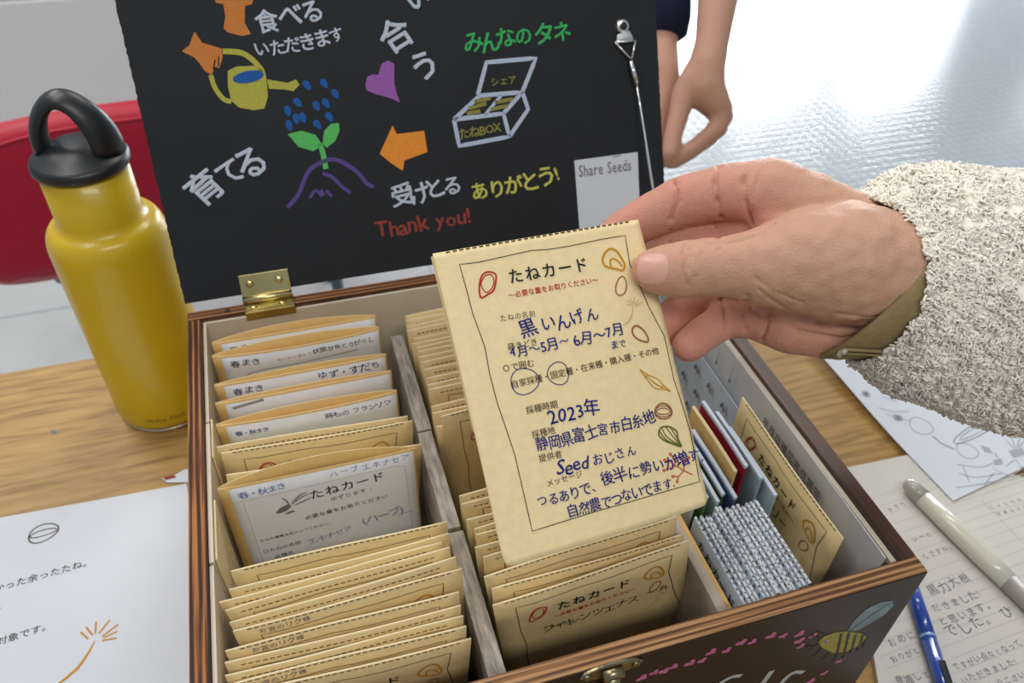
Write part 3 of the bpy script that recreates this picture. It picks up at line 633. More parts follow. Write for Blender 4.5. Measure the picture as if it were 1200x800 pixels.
# ------------------------------------------------------------------ seed packets
PW, PH = 103.0, 138.0
def thick(u, v, t=1.6):
    a = max(0.0, 1 - (2 * u / PW - 1) ** 4); b_ = max(0.0, 1 - (2 * min(max(v, 0), PH) / PH - 1) ** 6); return .45 + t * a * b_
def packet_mesh(var):
    bm = BM(); rn = random.Random(var)
    wv = lambda u: .5 * math.sin(u * 5 + var * 1.7)
    def fr(side):
        return lambda u, v: Vector(((u - .5) * PW / 1000, (side * thick(u * PW, v * PH) + wv(u) * (1 - v)) / 1000, (1 - v) * PH / 1000))
    grid(bm, fr(-1), 12, 8, False); grid(bm, fr(1), 12, 8, True)
    vs = bm.verts[:]
    # side strips
    n = 13 * 9
    F = vs[:n]; K = vs[n:2 * n]
    def strip(idx):
        for a, b_ in zip(idx, idx[1:]):
            try: bm.faces.new((F[a], F[b_], K[b_], K[a]))
            except ValueError: pass
    nf = len(bm.faces); strip(list(range(13))); strip([8 * 13 + i for i in range(13)]); bm.faces.ensure_lookup_table()
    for f in bm.faces[nf:]: f.material_index = 1  # top strip paler than the kraft: the fold's highlight painted in
    strip([13 * j for j in range(9)]); strip([13 * j + 12 for j in range(9)])
    bmesh.ops.recalc_face_normals(bm, faces=bm.faces[:])
    me = bpy.data.meshes.new('packet'); bm.to_mesh(me); bm.free(); me.materials.append(M['kraft']); me.materials.append(M['edge'])
    for p in me.polygons: p.use_smooth = len(p.vertices) == 4
    return me
PK = [packet_mesh(i) for i in range(3)]
def pk_surf(var): return lambda u, v, w=0: Vector(((u - PW / 2) / 1000, (-thick(u, v) + .5 * math.sin(u / PW * 5 + var * 1.7) * (1 - v / PH) - w) / 1000, (PH - v) / 1000))

KX = PW / 100.0; KY = PH / 134.5
def sc(P): return [(a * KX, b_ * KY) for a, b_ in P]
FRAME = [(10.3,6.6),(18.7,7.1),(30.7,6.6),(43.9,6),(51.1,6.8),(61.6,7),(78.2,6.4),(91,6.4),(89.6,20),(91.7,30.1),(93.7,41),(97.8,55.5),(97.2,75.5),(98.1,85.3),(99.2,100.7),(97.8,123.3),(80.3,123),(64.6,122.8),(54.4,122.7),(46.5,122.5),(29.6,122.7),(14.7,123),(14.7,104.8),(14.7,90.5),(13.6,79.2),(12.4,68.3),(12,55.6),(12.7,43.4),(10.9,28.1),(10.7,18)]
def seed_art(k, s, part='all', gold='ink_gold'):
    """printed seeds down the side of a card; s scales held-card mm to this card"""
    k.line(s(FRAME), .36, 'ink_black', True)
    k.dashes(s([(5.6,0.5),(97.2,0.4)])[0], s([(5.6,0.5),(97.2,0.4)])[1])
    k.curve(s([(17.6,15),(19.8,12.4),(22.6,12.1),(25,13.7),(24.1,17.3),(22.2,20.4),(19.1,21.7),(16.2,22.4),(16.2,19)]), .75, 'ink_red', True)
    k.curve(s([(17.5,16.9),(19.9,13.6),(22.7,13.3),(23.7,15.7),(22.2,18.9),(19,20.6)]), .5, 'ink_red', True)
    k.text('たねカード', *sum([list(x) for x in s([(29.8,18.7),(69.1,19.3)])], []), mt='ink_black', k=.9, fat=.012)
    k.text('〜必要な量をお取りください〜', *sum([list(x) for x in s([(28.2,24.9),(71.8,25.4)])], []), mt='ink_red', k=.98, off=.012)
    k.curve(s([(76.5,15.8),(78.6,12.9),(81.7,11.4),(84.4,12.7),(86.1,16.2),(86.9,20),(85,22.1),(82.2,21),(77.4,19)]), 1.0, gold, True)
    k.curve(s([(79.9,19.6),(80.2,16.8),(82.2,16.1),(84.3,17.9),(85.4,20.5)]), .8, gold)
    c = s([(82.4,29.2)])[0]; k.ring(c, 2.6, 4.6, .6, 'ink_copper', ang=.5)
    k.text('たねの名前', *sum([list(x) for x in s([(22,34),(38.6,34.9)])], []), mt='ink_brown', k=.95, off=-.004)
    k.curve(s([(85.7,39.1),(84.2,42.8),(81.7,45.5),(77.9,46.8)]), .7, 'ink_paleyellow', taper=True)
    for q in ([(85.9,38.3),(83.5,35.9)], [(86.2,38),(85.4,35.4)], [(86.4,38),(87.6,35.4)], [(86.8,38.5),(89.5,36.6)], [(87.1,38.9),(90.9,38)], [(86.6,39.2),(90.1,39.5)], [(85.4,38.6),(82.5,37.7)]): k.line(s(q), .35, 'ink_paleyellow')
def print_card(var, name_txt=None, parent=None, full=True, hand=None):
    k = Ink(pk_surf(var), .22)
    if full: seed_art(k, sc)
    else:
        k.line(sc(FRAME), .42, 'ink_black', True); k.dashes((6, 3.6), (97, 3.6))
    if hand: hand(k)
    return k
k = print_card(0, full=False); PRN = k.done('printed_frame', None); PRNM = PRN.data; bpy.data.objects.remove(PRN)
PRM = [PRNM]
for v in (1, 2):
    k = print_card(v, full=False); o = k.done('printed_frame', None); PRM.append(o.data); bpy.data.objects.remove(o)
def place_packet(x, y, z, roll, label, group, var=0, custom=None, yaw=0.0, name='kraft_seed_packet', width=1.0):
    """x,y,z: the packet's top left corner in mm; it stands on the floor of the box"""
    r = math.radians(roll); base = .0085
    hz = (z / 1000 - base) / math.cos(r) if roll >= 0 else (z / 1000 - base - PW * width / 1000 * 0) / math.cos(r)
    if roll < 0: hz = (z / 1000 - base) / math.cos(r) - PW / 1000 * abs(math.sin(r))
    s = hz * 1000 / PH
    ex = Vector((math.cos(r), 0, math.sin(r))); ez = Vector((-math.sin(r), 0, math.cos(r)))
    tl = Vector((x, y, z)) / 1000
    org = tl + ex * (PW * width / 2000) - ez * hz
    e = empty(name, org, (0, -r, yaw)); e.scale = (width, 1, s)
    assert len(label.split()) <= 16, label
    tag(e, label, 'seed packet', group)
    obj('envelope', PK[var % 3], 'kraft', e)
    if custom:
        kk = Ink(pk_surf(var % 3), .22); custom(kk); kk.done('printing', e)
    else: obj('printed_frame', PRM[var % 3], 'ink_black', e)
    return e

# left row, front part (back to front)
ORD = ['frontmost', 'second', 'third', 'fourth', 'fifth', 'sixth', 'seventh', 'eighth', 'ninth', 'tenth', 'eleventh', 'twelfth', 'thirteenth', 'fourteenth']
c1 = [(17.7,-193.7,145,0),
  (16.5,-203.8,145,2),
  (12,-208,144.9,2.4),
  (14.6,-213.5,144.9,4.3),
  (16,-220.5,144.8,4.7),
  (17.5,-223.6,146,1.9),
  (13.8,-233.2,145,0.2),
  (13.4,-239,145,-1.4),
  (13.4,-244.2,145,-1.8),
  (13.3,-248.5,145.1,-1.6),
  (14.5,-253.9,145.1,-3.5)]
GL1 = 'closed kraft seed packets at the front of the left row'
def grey_note(kk, t='お宮のリク様'):
    seed_art(kk, sc); kk.text(t, 10, 5.5, 33, 5.2, 'ink_grey', jit=1, off=.01)
for i, (x, y, z, r) in enumerate(c1):
    n = len(c1) - 1 - i
    lab = 'kraft seed packet in the left row, %s of the closed front group' % (ORD[n] + (' from the front' if n else ''))
    note = i in (5, 6, 9)
    if note: lab = 'kraft packet with grey writing on its top edge, %s in the left row' % (ORD[n] + ' from front')
    if n == 0: lab = 'frontmost kraft seed packet of the left row, gold seed print showing above the rim'
    cust = None
    if note: cust = lambda kk: grey_note(kk)
    if n == 0 or i == 0: cust = lambda kk: seed_art(kk, sc)
    if i: y = min(y, prevy - 4.6)
    prevy = y
    place_packet(x, y, z, r, lab, GL1, i, cust)
# closed packets in the middle of the left row
c2 = [(13.7,-114.6,145.9,-2.8),
  (15.6,-118.7,144.8,-2.4),
  (17.5,-133.4,143.8,-4.7)]
labs = ('closed kraft packet just behind the line-framed one, middle of left row', 'closed kraft packet with black frame line and dashes in the middle of the left row', 'closed kraft packet directly behind the open packet with the big white label')
py_ = 0
for i, (x, y, z, r) in enumerate(c2):
    if i: y = min(y, py_ - 4.5)
    py_ = y
    place_packet(x, y, z, r, labs[i], 'closed kraft seed packets in the middle of the left row', i, (lambda kk: seed_art(kk, sc)) if i == 1 else None)
# middle row
m1 = [(131.8,-32.7,145,4),
  (131.4,-37.8,145,4),
  (130.4,-42.7,145,4),
  (130,-47.3,145,4),
  (132.6,-56,145,4),
  (130.3,-60.3,145,4),
  (133,-64.3,145,4),
  (133.9,-68.6,145,4),
  (132.2,-72.9,145,4),
  (133.7,-78,145,4),
  (134.3,-85.1,145,4),
  (133.8,-92.1,145,4),
  (132,-97.9,145,4),
  (134.1,-102.2,145,4)]
m2 = [(128.6,-115.5,145,4),
  (129.5,-120.2,144,4),
  (129.7,-127.5,141,4),
  (134.3,-128.1,152,4)]
m3 = [(128.4,-180.7,145,4),
  (130.5,-185.7,144,4),
  (129.7,-195,144,4),
  (133.6,-201.4,144,4),
  (133.3,-204.9,144,4),
  (128.8,-211.7,144,4),
  (133.8,-218.1,144,4)]
m4 = [(124.9,-228,143.1,6.5),
  (133,-233.5,140.8,3.2),
  (124.7,-242.7,142.5,6.5)]
prevy = 0
def row(L, labf, group, custf=lambda i: None, gap=2.9, rollf=None):
    global prevy
    for i, (x, y, z, r) in enumerate(L):
        if prevy and y > prevy - gap: y = prevy - gap
        prevy = y
        if rollf: r = rollf(i)
        x = min(x, 230.5 - PW * .95)
        x = max(x, 130.3)
        place_packet(x, y, z, r, labf(i), group, i, custf(i), width=.95)
prevy = -14
row(m1, lambda i: 'kraft seed packet in the back pack of the middle row, %s' % ('nearest the back wall' if i == 0 else ORD[i] + ' from the back wall' if i < 13 else 'frontmost of the pack'),
    'kraft seed packets packed at the back of the middle row', rollf=lambda i: 1.5 + (i * 7 % 3) * .6)
row(m2, lambda i: ('kraft packet at the back left of the centre group, middle row', 'second kraft packet of the centre group, middle row', 'low kraft packet peeping left of the red-seed packet, middle row', 'kraft packet with red seed print half hidden left of the held packet')[i],
    'kraft seed packets in the centre of the middle row', lambda i: (lambda kk: seed_art(kk, sc)) if i == 3 else None, gap=3.2, rollf=lambda i: (2, 2, 2, 3)[i])
row(m3, lambda i: 'kraft packet under the held packet in the middle row, %s of seven from the back' % ORD[i].replace('frontmost', 'first'),
    'kraft seed packets below the held packet in the middle row', gap=4, rollf=lambda i: 3 + i % 2)
def hand_front(kk):
    seed_art(kk, sc)
    kk.text('フィレンツェナス', 22, 36.5, 76, 37.0, 'ink_black', k=1.25, jit=1, off=-.006)
    kk.text('一丸', 80, 36, 93, 36, 'ink_black', k=1.0, jit=1)
fy = None
row(m4, lambda i: ('kraft packet with frame line, two behind the frontmost packet of the middle row', 'kraft packet directly behind the frontmost packet of the middle row', 'frontmost kraft packet of middle row with red and gold seed print and katakana writing')[i],
    'kraft seed packets at the front of the middle row', lambda i: (lambda kk: seed_art(kk, sc)) if i < 2 else hand_front, gap=6)

# opened packets with white labels in the left row
def open_packet(x, y, z, roll, label, arch, gape, hand, big=False, H=136.0, Wd=104.0):
    r = math.radians(roll); base = .0085; hz = (z / 1000 - base)
    e = empty('opened_seed_packet', ((x + Wd / 2) / 1000, y / 1000, base), (0, -r, 0)); e.scale = (1, 1, hz * 1000 / H)
    tag(e, label, 'seed packet', 'opened kraft packets with white labels in the left row')
    def fy_(u, v): return -(gape * math.sin(math.pi * u) ** .7 * math.exp(-v / 22) + .4)
    def by_(u, v): return gape * .45 * math.sin(math.pi * u) ** .7 * math.exp(-v / 25) + .4
    def front(u, v): vv = v * H; return Vector(((u - .5) * Wd / 1000, fy_(u, vv) / 1000, (H - vv + .8 * math.sin(math.pi * u) * math.exp(-vv / 20)) / 1000))
    def bck(u, v):
        top = arch * math.sin(math.pi * min(1, u * 1.02)) ** .8; vv = v * (H + top) - top
        return Vector(((u - .5) * Wd / 1000, by_(u, max(vv, 0)) / 1000 + .0002, (H - vv) / 1000))
    for nm, fn, fl in (('front_sheet', front, False), ('back_sheet', bck, True)):
        bm = BM(); grid(bm, fn, 18, 14, fl); o = obj(nm, bm, ['kraft_in', 'kraft_in', 'edge'], e, True)
        md = o.modifiers.new('thickness', 'SOLIDIFY'); md.thickness = .00035; md.offset = 0; md.material_offset_rim = 2
    bm = BM()
    u0 = .05
    grid(bm, lambda u, v: front(u0 + u * (.99 - u0), .012 + v * .95) + Vector((0, -.00035, 0)), 16, 12)
    lb = obj('label', bm, 'label', e, True); lb['label'] = 'white paper label'
    md = lb.modifiers.new('thickness', 'SOLIDIFY'); md.thickness = .0002; md.offset = 0
    surf = lambda u, v, w=0: front(u / Wd, v / H) + Vector((0, -.00055 - w / 1000, 0))
    kk = Ink(surf, .12); hand(kk); kk.done('label_writing', e)
    return e
oc = [(11.8,-29.6,147.1,-1.8),
  (11.8,-42.6,148,-2.5),
  (13.4,-65.1,145,-2.4),
  (15.6,-80.4,145,-1.4),
  (14.8,-98.8,146.5,-10.2)]
big = [(12.8,-145.2,148,0.6)]
def lab_hand(col, t1, t2=None, t3=None, frame=False):
    def f(kk):
        kk.text(t1, 9, 9.5, 27, 9.5, col, k=1.1, jit=1, off=.006)
        if t2: kk.text(t2, 58, 8.5, 96, 8.5, col, k=1.1, jit=1, off=.006)
        if t3: kk.text(t3, 36, 10, 60, 9, 'ink_red', k=1.0, jit=1)
        if frame: kk.curve([(14, 30), (16, 19), (24, 15.5), (50, 14.5), (85, 13)], .5, 'ink_grey')
    return f
specs = [('open kraft packet at the very back of the left row, tall tan flap', 5, 1.5, lab_hand('ink_brown', '春まき', None)),
         ('open kraft packet second from back in left row, black and red writing', 2.5, 5.0, lab_hand('ink_black', '春まき', '伏黒甘長とうがらし', 'ヨーメン-赤トマト', True)),
         ('open kraft packet third from back in left row, blue writing at left', 2.0, 1.8, lab_hand('ink_blue', '春まき', 'ゆず・すだち')),
         ('open kraft packet fourth from back of left row, plain pale label', 1.5, 1.2, lab_hand('ink_pale', 'ー', None)),
         ('open kraft packet with gaping mouth and dark blue writing, middle of left row', 2.0, 3.6, lab_hand('ink_blue', '春・秋まき', '蒔もの フランソワ'))]
prevy = -14
for (x, y, z, r), (lab, arch, gape, hf) in zip(oc, specs):
    y = min(y, prevy); prevy = y - 6.5 - gape * .7
    x = max(x, 13.5)
    open_packet(min(x, 13.8), y, z, 0, lab, arch, gape, hf, Wd=100)
def big_hand(kk):
    kk.text('春・秋まき', 9, 9.5, 33, 8.5, 'ink_ltblue', k=1.15, jit=1)
    kk.text('ハーブ', 55, 8, 71, 7, 'ink_ltblue', k=1, jit=1, off=-.006); kk.text('エキナセア', 72, 7.5, 98, 7, 'ink_ltblue', k=1, jit=1, off=-.006)
    kk.text('たねカード', 43, 22, 84, 18.5, 'ink_black', k=.95, off=.01)
    kk.text('- ゆずります -', 50, 27.5, 76, 25.5, 'ink_grey', k=1, off=.004)
    kk.text('必要な量をお取りください', 38, 38, 84, 34.5, 'ink_black', k=.95, off=.004)
    kk.text('たねの情報を記入してください。', 12, 48.5, 52, 46.5, 'ink_black', k=.95, off=.006)
    kk.text('□たねの名前', 12, 59, 33, 57.5, 'ink_black', k=1)
    kk.text('品種名', 17, 66, 28, 65, 'ink_black', k=1)
    kk.text('エキナセア', 37, 60, 62, 56, 'ink_ltblue', k=1.1, jit=1, off=-.006); kk.text('(ハーブ)', 68, 53, 92, 50, 'ink_ltblue', k=1.2, jit=1, off=-.006)
    kk.line([(88, 52), (97, 51)], .4, 'ink_ltblue')
    kk.fill([(24, 27), (27, 23.5), (31, 22), (33, 24), (30, 27), (26, 28)], 'ink_grey'); kk.fill([(28, 29), (33, 27.5), (34, 29), (30, 30)], 'ink_grey')
    for q in ([(32, 24), (31, 19), (29, 16)], [(33, 23), (38, 19), (43, 17)], [(34, 24), (40, 22), (44, 20.5)], [(33, 22), (38, 17), (42, 15.5)]): kk.curve(q, .9, 'ink_grey', taper=True)
    kk.line([(8, 12), (50, 11), (90, 10), (95, 12), (96, 100)], .22, 'ink_pale'); kk.line([(10, 14), (11, 100)], .22, 'ink_pale')
x, y, z, r = big[0]
open_packet(max(x, 13.6), y, z, 0, 'open kraft packet with large white printed label and blue pen notes', 8.0, 1.2, big_hand, Wd=101)

# ------------------------------------------------------------------ right compartment
def sheet(name, y0, y1, z0, z1, x, t, mt, wav=.6, parent=None, lean=0.0, n=10):
    bm = BM()
    def f(s_): return lambda u, v: Vector((x + s_ * t / 2 + wav / 1000 * math.sin(u * 4) + lean * v, y0 + (y1 - y0) * u, z0 + (z1 - z0) * v))
    A = grid(bm, f(-1), n, 6, True); B = grid(bm, f(1), n, 6, False)
    for a, b_ in ((A[0], B[0]), (A[-1], B[-1]), ([r_[0] for r_ in A], [r_[0] for r_ in B]), ([r_[-1] for r_ in A], [r_[-1] for r_ in B])):
        for i in range(len(a) - 1): bm.faces.new((a[i], a[i + 1], b_[i + 1], b_[i]))
    bmesh.ops.recalc_face_normals(bm, faces=bm.faces[:])
    return obj(name, bm, mt, parent, False)
# white sheets standing along the right wall
s1 = tag(sheet('printed_sheet', -.2745, -.030, .0065, .1490, .3150, .0006, 'grey_paper', .8, lean=.0008), 'large white printed sheet standing against the right wall of the box', 'paper')
k = Ink(lambda u, v, w=0: Vector((.3150 - .00035 - w / 1000 - .0014, -u / 1000, .149 - v / 1000)), .2)
for i in range(2, 5):
    for j in range(3):
        if (i + j) % 6: k.text('たねいも草木花'[(i * 3 + j) % 7], 150 + j * 9.2, 10 + i * 7.5, 156 + j * 9.2, 10 + i * 7.5, 'ink_grey', k=1.0, jit=.6)
for j in range(5): k.line([(64 + j * 17, 4), (64 + j * 17, 16)], .5, 'ink_grey'); k.fill([(62.5 + j * 17, 15), (65.5 + j * 17, 15), (64 + j * 17, 18.5)], 'ink_grey')

for j in range(9):
    for i in range(2): k.text('年月日種花実根葉茎'[j], 171 + j * 6.5 + i * 1.5, 12 + i * 6, 176 + j * 6.5 + i * 1.5, 12 + i * 6, 'ink_grey', k=1.15, jit=.5, fat=.02)
k.done('printing', s1)
s2 = tag(sheet('blue_tinted_sheet', -.185, -.035, .0065, .128, .3085, .0005, 'blue_paper', .6, lean=.0012), 'pale blue-white sheet with small leaf prints inside the right compartment', 'paper')
k = Ink(lambda u, v, w=0: Vector((.3085 - .0018 - w / 1000 + (.128 - .0065 - v / 1000) * .0098, -u / 1000, .128 - v / 1000)), .2)
for j in range(4):
    for i in range(7):
        c = (48 + i * 18 + (j % 2) * 6, 9 + j * 17)
        k.blob(c, 1.3, 3.0, 'ink_grey', ang=.5); k.blob((c[0] + 2.6, c[1] + 1), 1.0, 2.4, 'ink_grey', ang=-.6); k.line([(c[0], c[1] - 3), (c[0] + 3, c[1] + 5)], .5, 'ink_grey')
    k.line([(40, 17 + j * 17), (180, 17 + j * 17)], .3, 'ink_pale')
k.done('printing', s2)
# kraft card leaning there
def rc_hand(kk):
    seed_art(kk, sc)
    kk.text('ブロッコリー', 25, 37, 70, 37, 'ink_black', k=1.15, jit=1, off=-.004)
rp = empty('kraft_seed_packet', (.3035, -.2085, .0085), (0, math.radians(0.0), -math.pi / 2)); rp.scale = (.97, 1, .139 / .138)
tag(rp, 'kraft seed packet standing in the right compartment beside the printed sheet', 'seed packet')
obj('envelope', PK[1], 'kraft', rp); kk = Ink(pk_surf(1), .22); rc_hand(kk); kk.done('printing', rp)
# small seed packets
pks = [('packet_teal', 'pale teal seed packet behind the crimson one in the right compartment', .2900, -.222, .1385), ('packet_teal', 'bluish seed packet between the crimson and outer teal packets', .2865, -.212, .1420), ('packet_red', 'crimson seed packet with white lettering in the right compartment', .2815, -.204, .1440),
       ('kraft_in', 'plain tan seed packet left of the crimson packet', .2765, -.203, .1400), ('packet_blue', 'blue seed packet with picture edge in the right compartment', .2722, -.214, .1330), ('packet_dgreen', 'dark green seed packet beside the blue one', .2680, -.209, .1310),
       ('packet_teal', 'pale seed packet between two green packets', .2635, -.212, .1300), ('packet_green', 'leaf green seed packet nearest the held packet', .2590, -.208, .1300), ('paper', 'white seed packet at the left end of the coloured packets', .2545, -.205, .1300)]
for i, (mt, lb, x, y0, zt) in enumerate(pks):
    e = empty('small_seed_packet', (x, y0 + .04, .0085)); tag(e, lb, 'seed packet', 'small coloured seed packets in the right compartment')
    sheet('envelope', -.04, .010, 0, zt - .0085, 0, .0016, mt, .3, e)
    sheet('folded_top', -.04, .010, zt - .0085 + .0002, zt - .0085 + .0022, 0, .0020, 'blue_paper' if mt != 'kraft_in' else 'kraft', .3, e, n=10)
    if mt == 'packet_red':
        kk = Ink(lambda u, v, w=0: Vector((-.0011 - w / 1000, (10 - u) / 1000, zt - .0085 - v / 1000)), .2); kk.text('たね', 24, 12, 38, 12, 'paper'); kk.done('lettering', e)
# stack of folded white leaflets
NS = 15
for i in range(NS):
    x = .2445 + i * .00235; e = empty('folded_leaflet', (x, -.2740 + .026, .0085), (0, 0, math.radians(random.uniform(-.6, .6))))
    zt = .131 + random.uniform(-.0015, .0015) + .0002 * i
    lab = 'white folded leaflet with dotted print, %s' % (('leftmost of the stack, black title on its face') if i == 0 else ('%s from the left of the stack' % ORD[i]) if i < 14 else 'rightmost of the stack')
    tag(e, lab, 'leaflet', 'white folded leaflets stacked at the front of the right compartment')
    yb = .026 + random.uniform(-.002, .002); 
    sheet('folded_sheet', -.0255, yb, 0, zt, -.0004, .0013, 'paper' if i % 4 else 'blue_paper', .1, e, n=5)
    kk = Ink(lambda u, v, w=0: Vector((-.0004 + (u - .5) / 1000 * 1.0, .026 - v / 1000, zt + w / 1000)), .1)
    rn = random.Random(i); v = 1
    while v < 49:
        d = rn.uniform(.8, 1.7); o_ = rn.uniform(.15, .35); kk.fill([(o_, v), (.95, v), (.95, v + d), (o_, v + d)], 'ink_grey' if rn.random() < .8 else 'ink_black'); v += d + rn.uniform(1.2, 3.2)
    kk.done('edge_print', e)
    if i == 0:
        kk = Ink(lambda u, v, w=0: Vector((-.0011 - w / 1000, (26 - u) / 1000, zt - v / 1000)), .15)
        kk.text('たねカード', 8, 13, 46, 13, 'ink_black', off=.01); kk.done('title_print', e)
    else:
        kk = Ink(lambda u, v, w=0: Vector((-.0011 - w / 1000, (26 - u) / 1000, zt - v / 1000)), .15)
        v = 3
        while v < 48: q = rn.uniform(.6, 1.6); kk.fill([(v, .5), (v + q, .5), (v + q, 3.4), (v, 3.4)], 'ink_grey'); v += q + rn.uniform(1, 4)
        kk.done('side_print', e)

# ------------------------------------------------------------------ held packet
HO, HX, HY, HN = Vector((128.3,-153.8,277.4)) / 1000, Vector((0.99402,0.09447,-0.05481)), Vector((0.03236,-0.73399,-0.67839)), Vector((0.10432,-0.67255,0.73266))
HW, HHt = 100.0, 134.5
def bow(u, v): return 1.6 * math.sin(math.pi * max(0, min(1, u / HW))) * (.4 + .6 * v / HHt) + 1.0 * math.sin(math.pi * max(0, min(1, v / HHt)))
def hsurf(u, v, w=0): return HO + HX * (u / 1000) + HY * (v / 1000) + HN * ((bow(u, v) + w) / 1000)
he = empty('kraft_seed_packet', tuple(HO + HX * .05 + HY * .134)); HE = Vector(he.location)
tag(he, 'kraft seed packet held up by the hand, dense blue handwriting on its face', 'seed packet')
hs = lambda u, v, w=0: hsurf(u, v, w) - HE
bm = BM()
def corner(u, v):  # gently rounded lower corners
    U, V = u * HW, v * HHt
    for cx in (0, HW):
        dx, dy = abs(U - cx), HHt - V
        if dx < 4 and dy < 4:
            r = math.hypot(4 - dx, 4 - dy)
            if r > 4: U += (1 if cx == 0 else -1) * (4 - dx) * (1 - 4 / r); V -= (4 - dy) * (1 - 4 / r)
    return U, V
pouch = lambda u, v: 3.2 * max(0, 1 - (2 * u - 1) ** 4) * max(0.0, 1 - (2 * v - 1) ** 6)
A = grid(bm, lambda u, v: hs(*corner(u, v), 0), 40, 50, True)
B = grid(bm, lambda u, v: hs(*corner(u, v), -.5 - pouch(u, v)), 40, 50, False)
for a, b_ in ((A[0], B[0]), (A[-1], B[-1]), ([r_[0] for r_ in A], [r_[0] for r_ in B]), ([r_[-1] for r_ in A], [r_[-1] for r_ in B])):
    for i in range(len(a) - 1): bm.faces.new((a[i], a[i + 1], b_[i + 1], b_[i]))
bmesh.ops.recalc_face_normals(bm, faces=bm.faces[:])
obj('envelope', bm, 'kraft_lit', he, True)
# rear layer peeping out on the left
bl = [(0.1,0.4),(78.2,1.2),(56.2,84.3),(3.2,80.8),(0.7,77.3)]
bm = BM(); a_ = [bm.verts.new(hs(u, v, -3.9 - .02 * v * 0)) for u, v in bl]; b2 = [bm.verts.new(hs(u, v, -4.6)) for u, v in bl]
bm.faces.new(a_); bm.faces.new(b2[::-1])
for i in range(5): bm.faces.new((a_[i], a_[(i + 1) % 5], b2[(i + 1) % 5], b2[i]))
bmesh.ops.recalc_face_normals(bm, faces=bm.faces[:]); bl_ = obj('rear_flap', bm, 'kraft_lit', he)
k = Ink(hs, .22); ident = lambda P: P
seed_art(k, ident)
T = lambda t, a, mt, **kw: k.text(t, *a, mt, **kw)
P_ = dict(mt='ink_brown', fat=.003); Hn = dict(jit=1.0, fat=.007)
k.text('黒', 28.8,41.8,38.4,42.2, 'ink_blue', k=.82, **Hn); k.text('いんげん', 39.3,42,68.3,41.8, 'ink_blue', k=.98, **Hn)
k.text('蒔きどき', 22.4,46.9,36.4,47.1, **P_)
k.text('4月〜5月〜', 22.8,50,51.2,50.5, 'ink_blue', k=1.0, **Hn); k.text('6月〜7月', 52.7,51.2,78.6,50.5, 'ink_blue', k=1.0, **Hn)
k.text('まで', 69.8,55.8,77.6,55.8, 'ink_blue', k=1.1, **Hn)
k.text('○で囲む', 18,55.4,32.6,55.8, **P_)
k.text('自家採種・固定種・在来種・購入種・その他', 20,62.9,93.1,62.6, **P_, k=1.0)
k.ring((26.4,61.3), 6.4, 5.6, .42, 'ink_blue'); k.ring((42.2,61.3), 4.9, 5.0, .42, 'ink_blue')
k.text('採種時期', 23.8,74.9,38.6,75.3, **P_); k.text('2023年', 32.9,81.5,57.6,82.3, 'ink_blue', k=1.0, **Hn)
k.text('採種地', 23.9,85.4,34.7,85.7, **P_); k.text('静岡県富士宮市白糸地', 24.5,91.1,82.7,92, 'ink_blue', k=1.0, tall=1.1, **Hn)
k.text('提供者', 24.5,95.9,35.2,96.3, **P_); k.text('Seed', 30.7,103,46,103.9, 'ink_blue', k=1.1, slant=.2, **Hn); k.text('おじさん', 47.7,103.6,70.2,103.8, 'ink_blue', k=.92, **Hn)
k.text('メッセージ', 25.3,106.8,42.3,106.7, **P_)
k.text('つるありで、', 19.5,113.8,49.5,114.2, 'ink_blue', k=1.08, tall=1.05, **Hn); k.text('後半に勢いが増す.', 50,112.5,102.7,114.2, 'ink_blue', k=1.05, **Hn)
k.text('自然農でつないでます.', 31.6,121.4,85,121.9, 'ink_blue', k=1.08, tall=1.05, **Hn)
k.curve([(82.4,49.6),(84.6,48.1),(87.6,50.3),(89.2,54.2),(88.5,56.4),(84.9,54.9),(82.5,52.4)], .8, 'ink_copper', True)
k.curve([(81.2,67.7),(83.9,73.4),(86.7,77.6),(91.3,79),(93.9,80.7)], .5, 'ink_gold'); k.curve([(81.2,67.7),(84.9,71.2),(88.7,73.6),(91,76.9),(93.9,80.7)], .5, 'ink_gold'); k.curve([(82.5,70.3),(86.3,74.3),(90.5,78.4)], .35, 'ink_gold'); k.curve([(83.6,71),(87.2,75.7),(91.1,78.1)], .35, 'ink_gold')
c = (87.9,88.5); k.ring(c, 4.4, 3.5, .7, 'ink_copper', ang=.2); k.ring(c, 3.6, 1.4, .5, 'ink_copper', ang=.2); k.ring(c, 4.3, 2.5, .35, 'ink_brown', ang=.2)
k.curve([(82.8,98),(84.9,95.3),(88.8,95.8),(92.1,98.6),(92,102.1),(92.7,105.8),(88.8,103.7),(85,101.2)], .75, 'ink_olive', True)
for q in ([(85.2,95.8),(86.7,100.1),(92.4,105.4)], [(87.1,95.4),(89.4,99.9),(92.4,105.4)], [(89.5,96.4),(91.1,100.3),(92.4,105.4)], [(83.6,96.9),(86.3,101.5),(92.4,105.4)]): k.curve(q, .5, 'ink_olive')
for q in ([(95.2,119.5),(91.1,116.5),(87.4,113.6),(81.1,113.9)], [(87.4,113.6),(85.4,111.1),(82.7,109.6)], [(91.1,116.5),(92.6,112.9),(95.2,111.6)], [(91.1,116.5),(87.8,118.4),(86.4,120.3)], [(87.8,118.4),(84.9,117.6)], [(87.4,113.6),(87.4,110.4),(86.3,107.8)], [(92.6,112.9),(90.9,110.9)]): k.curve(q, .55, 'ink_orange')
for p in [(81.1,113.9),(82.7,109.6),(95.2,111.6),(86.4,120.3),(84.9,117.6),(86.3,107.8),(90.9,110.9)]: k.blob(p, .75, .75, 'ink_orange')
k.done('printing_and_handwriting', he)

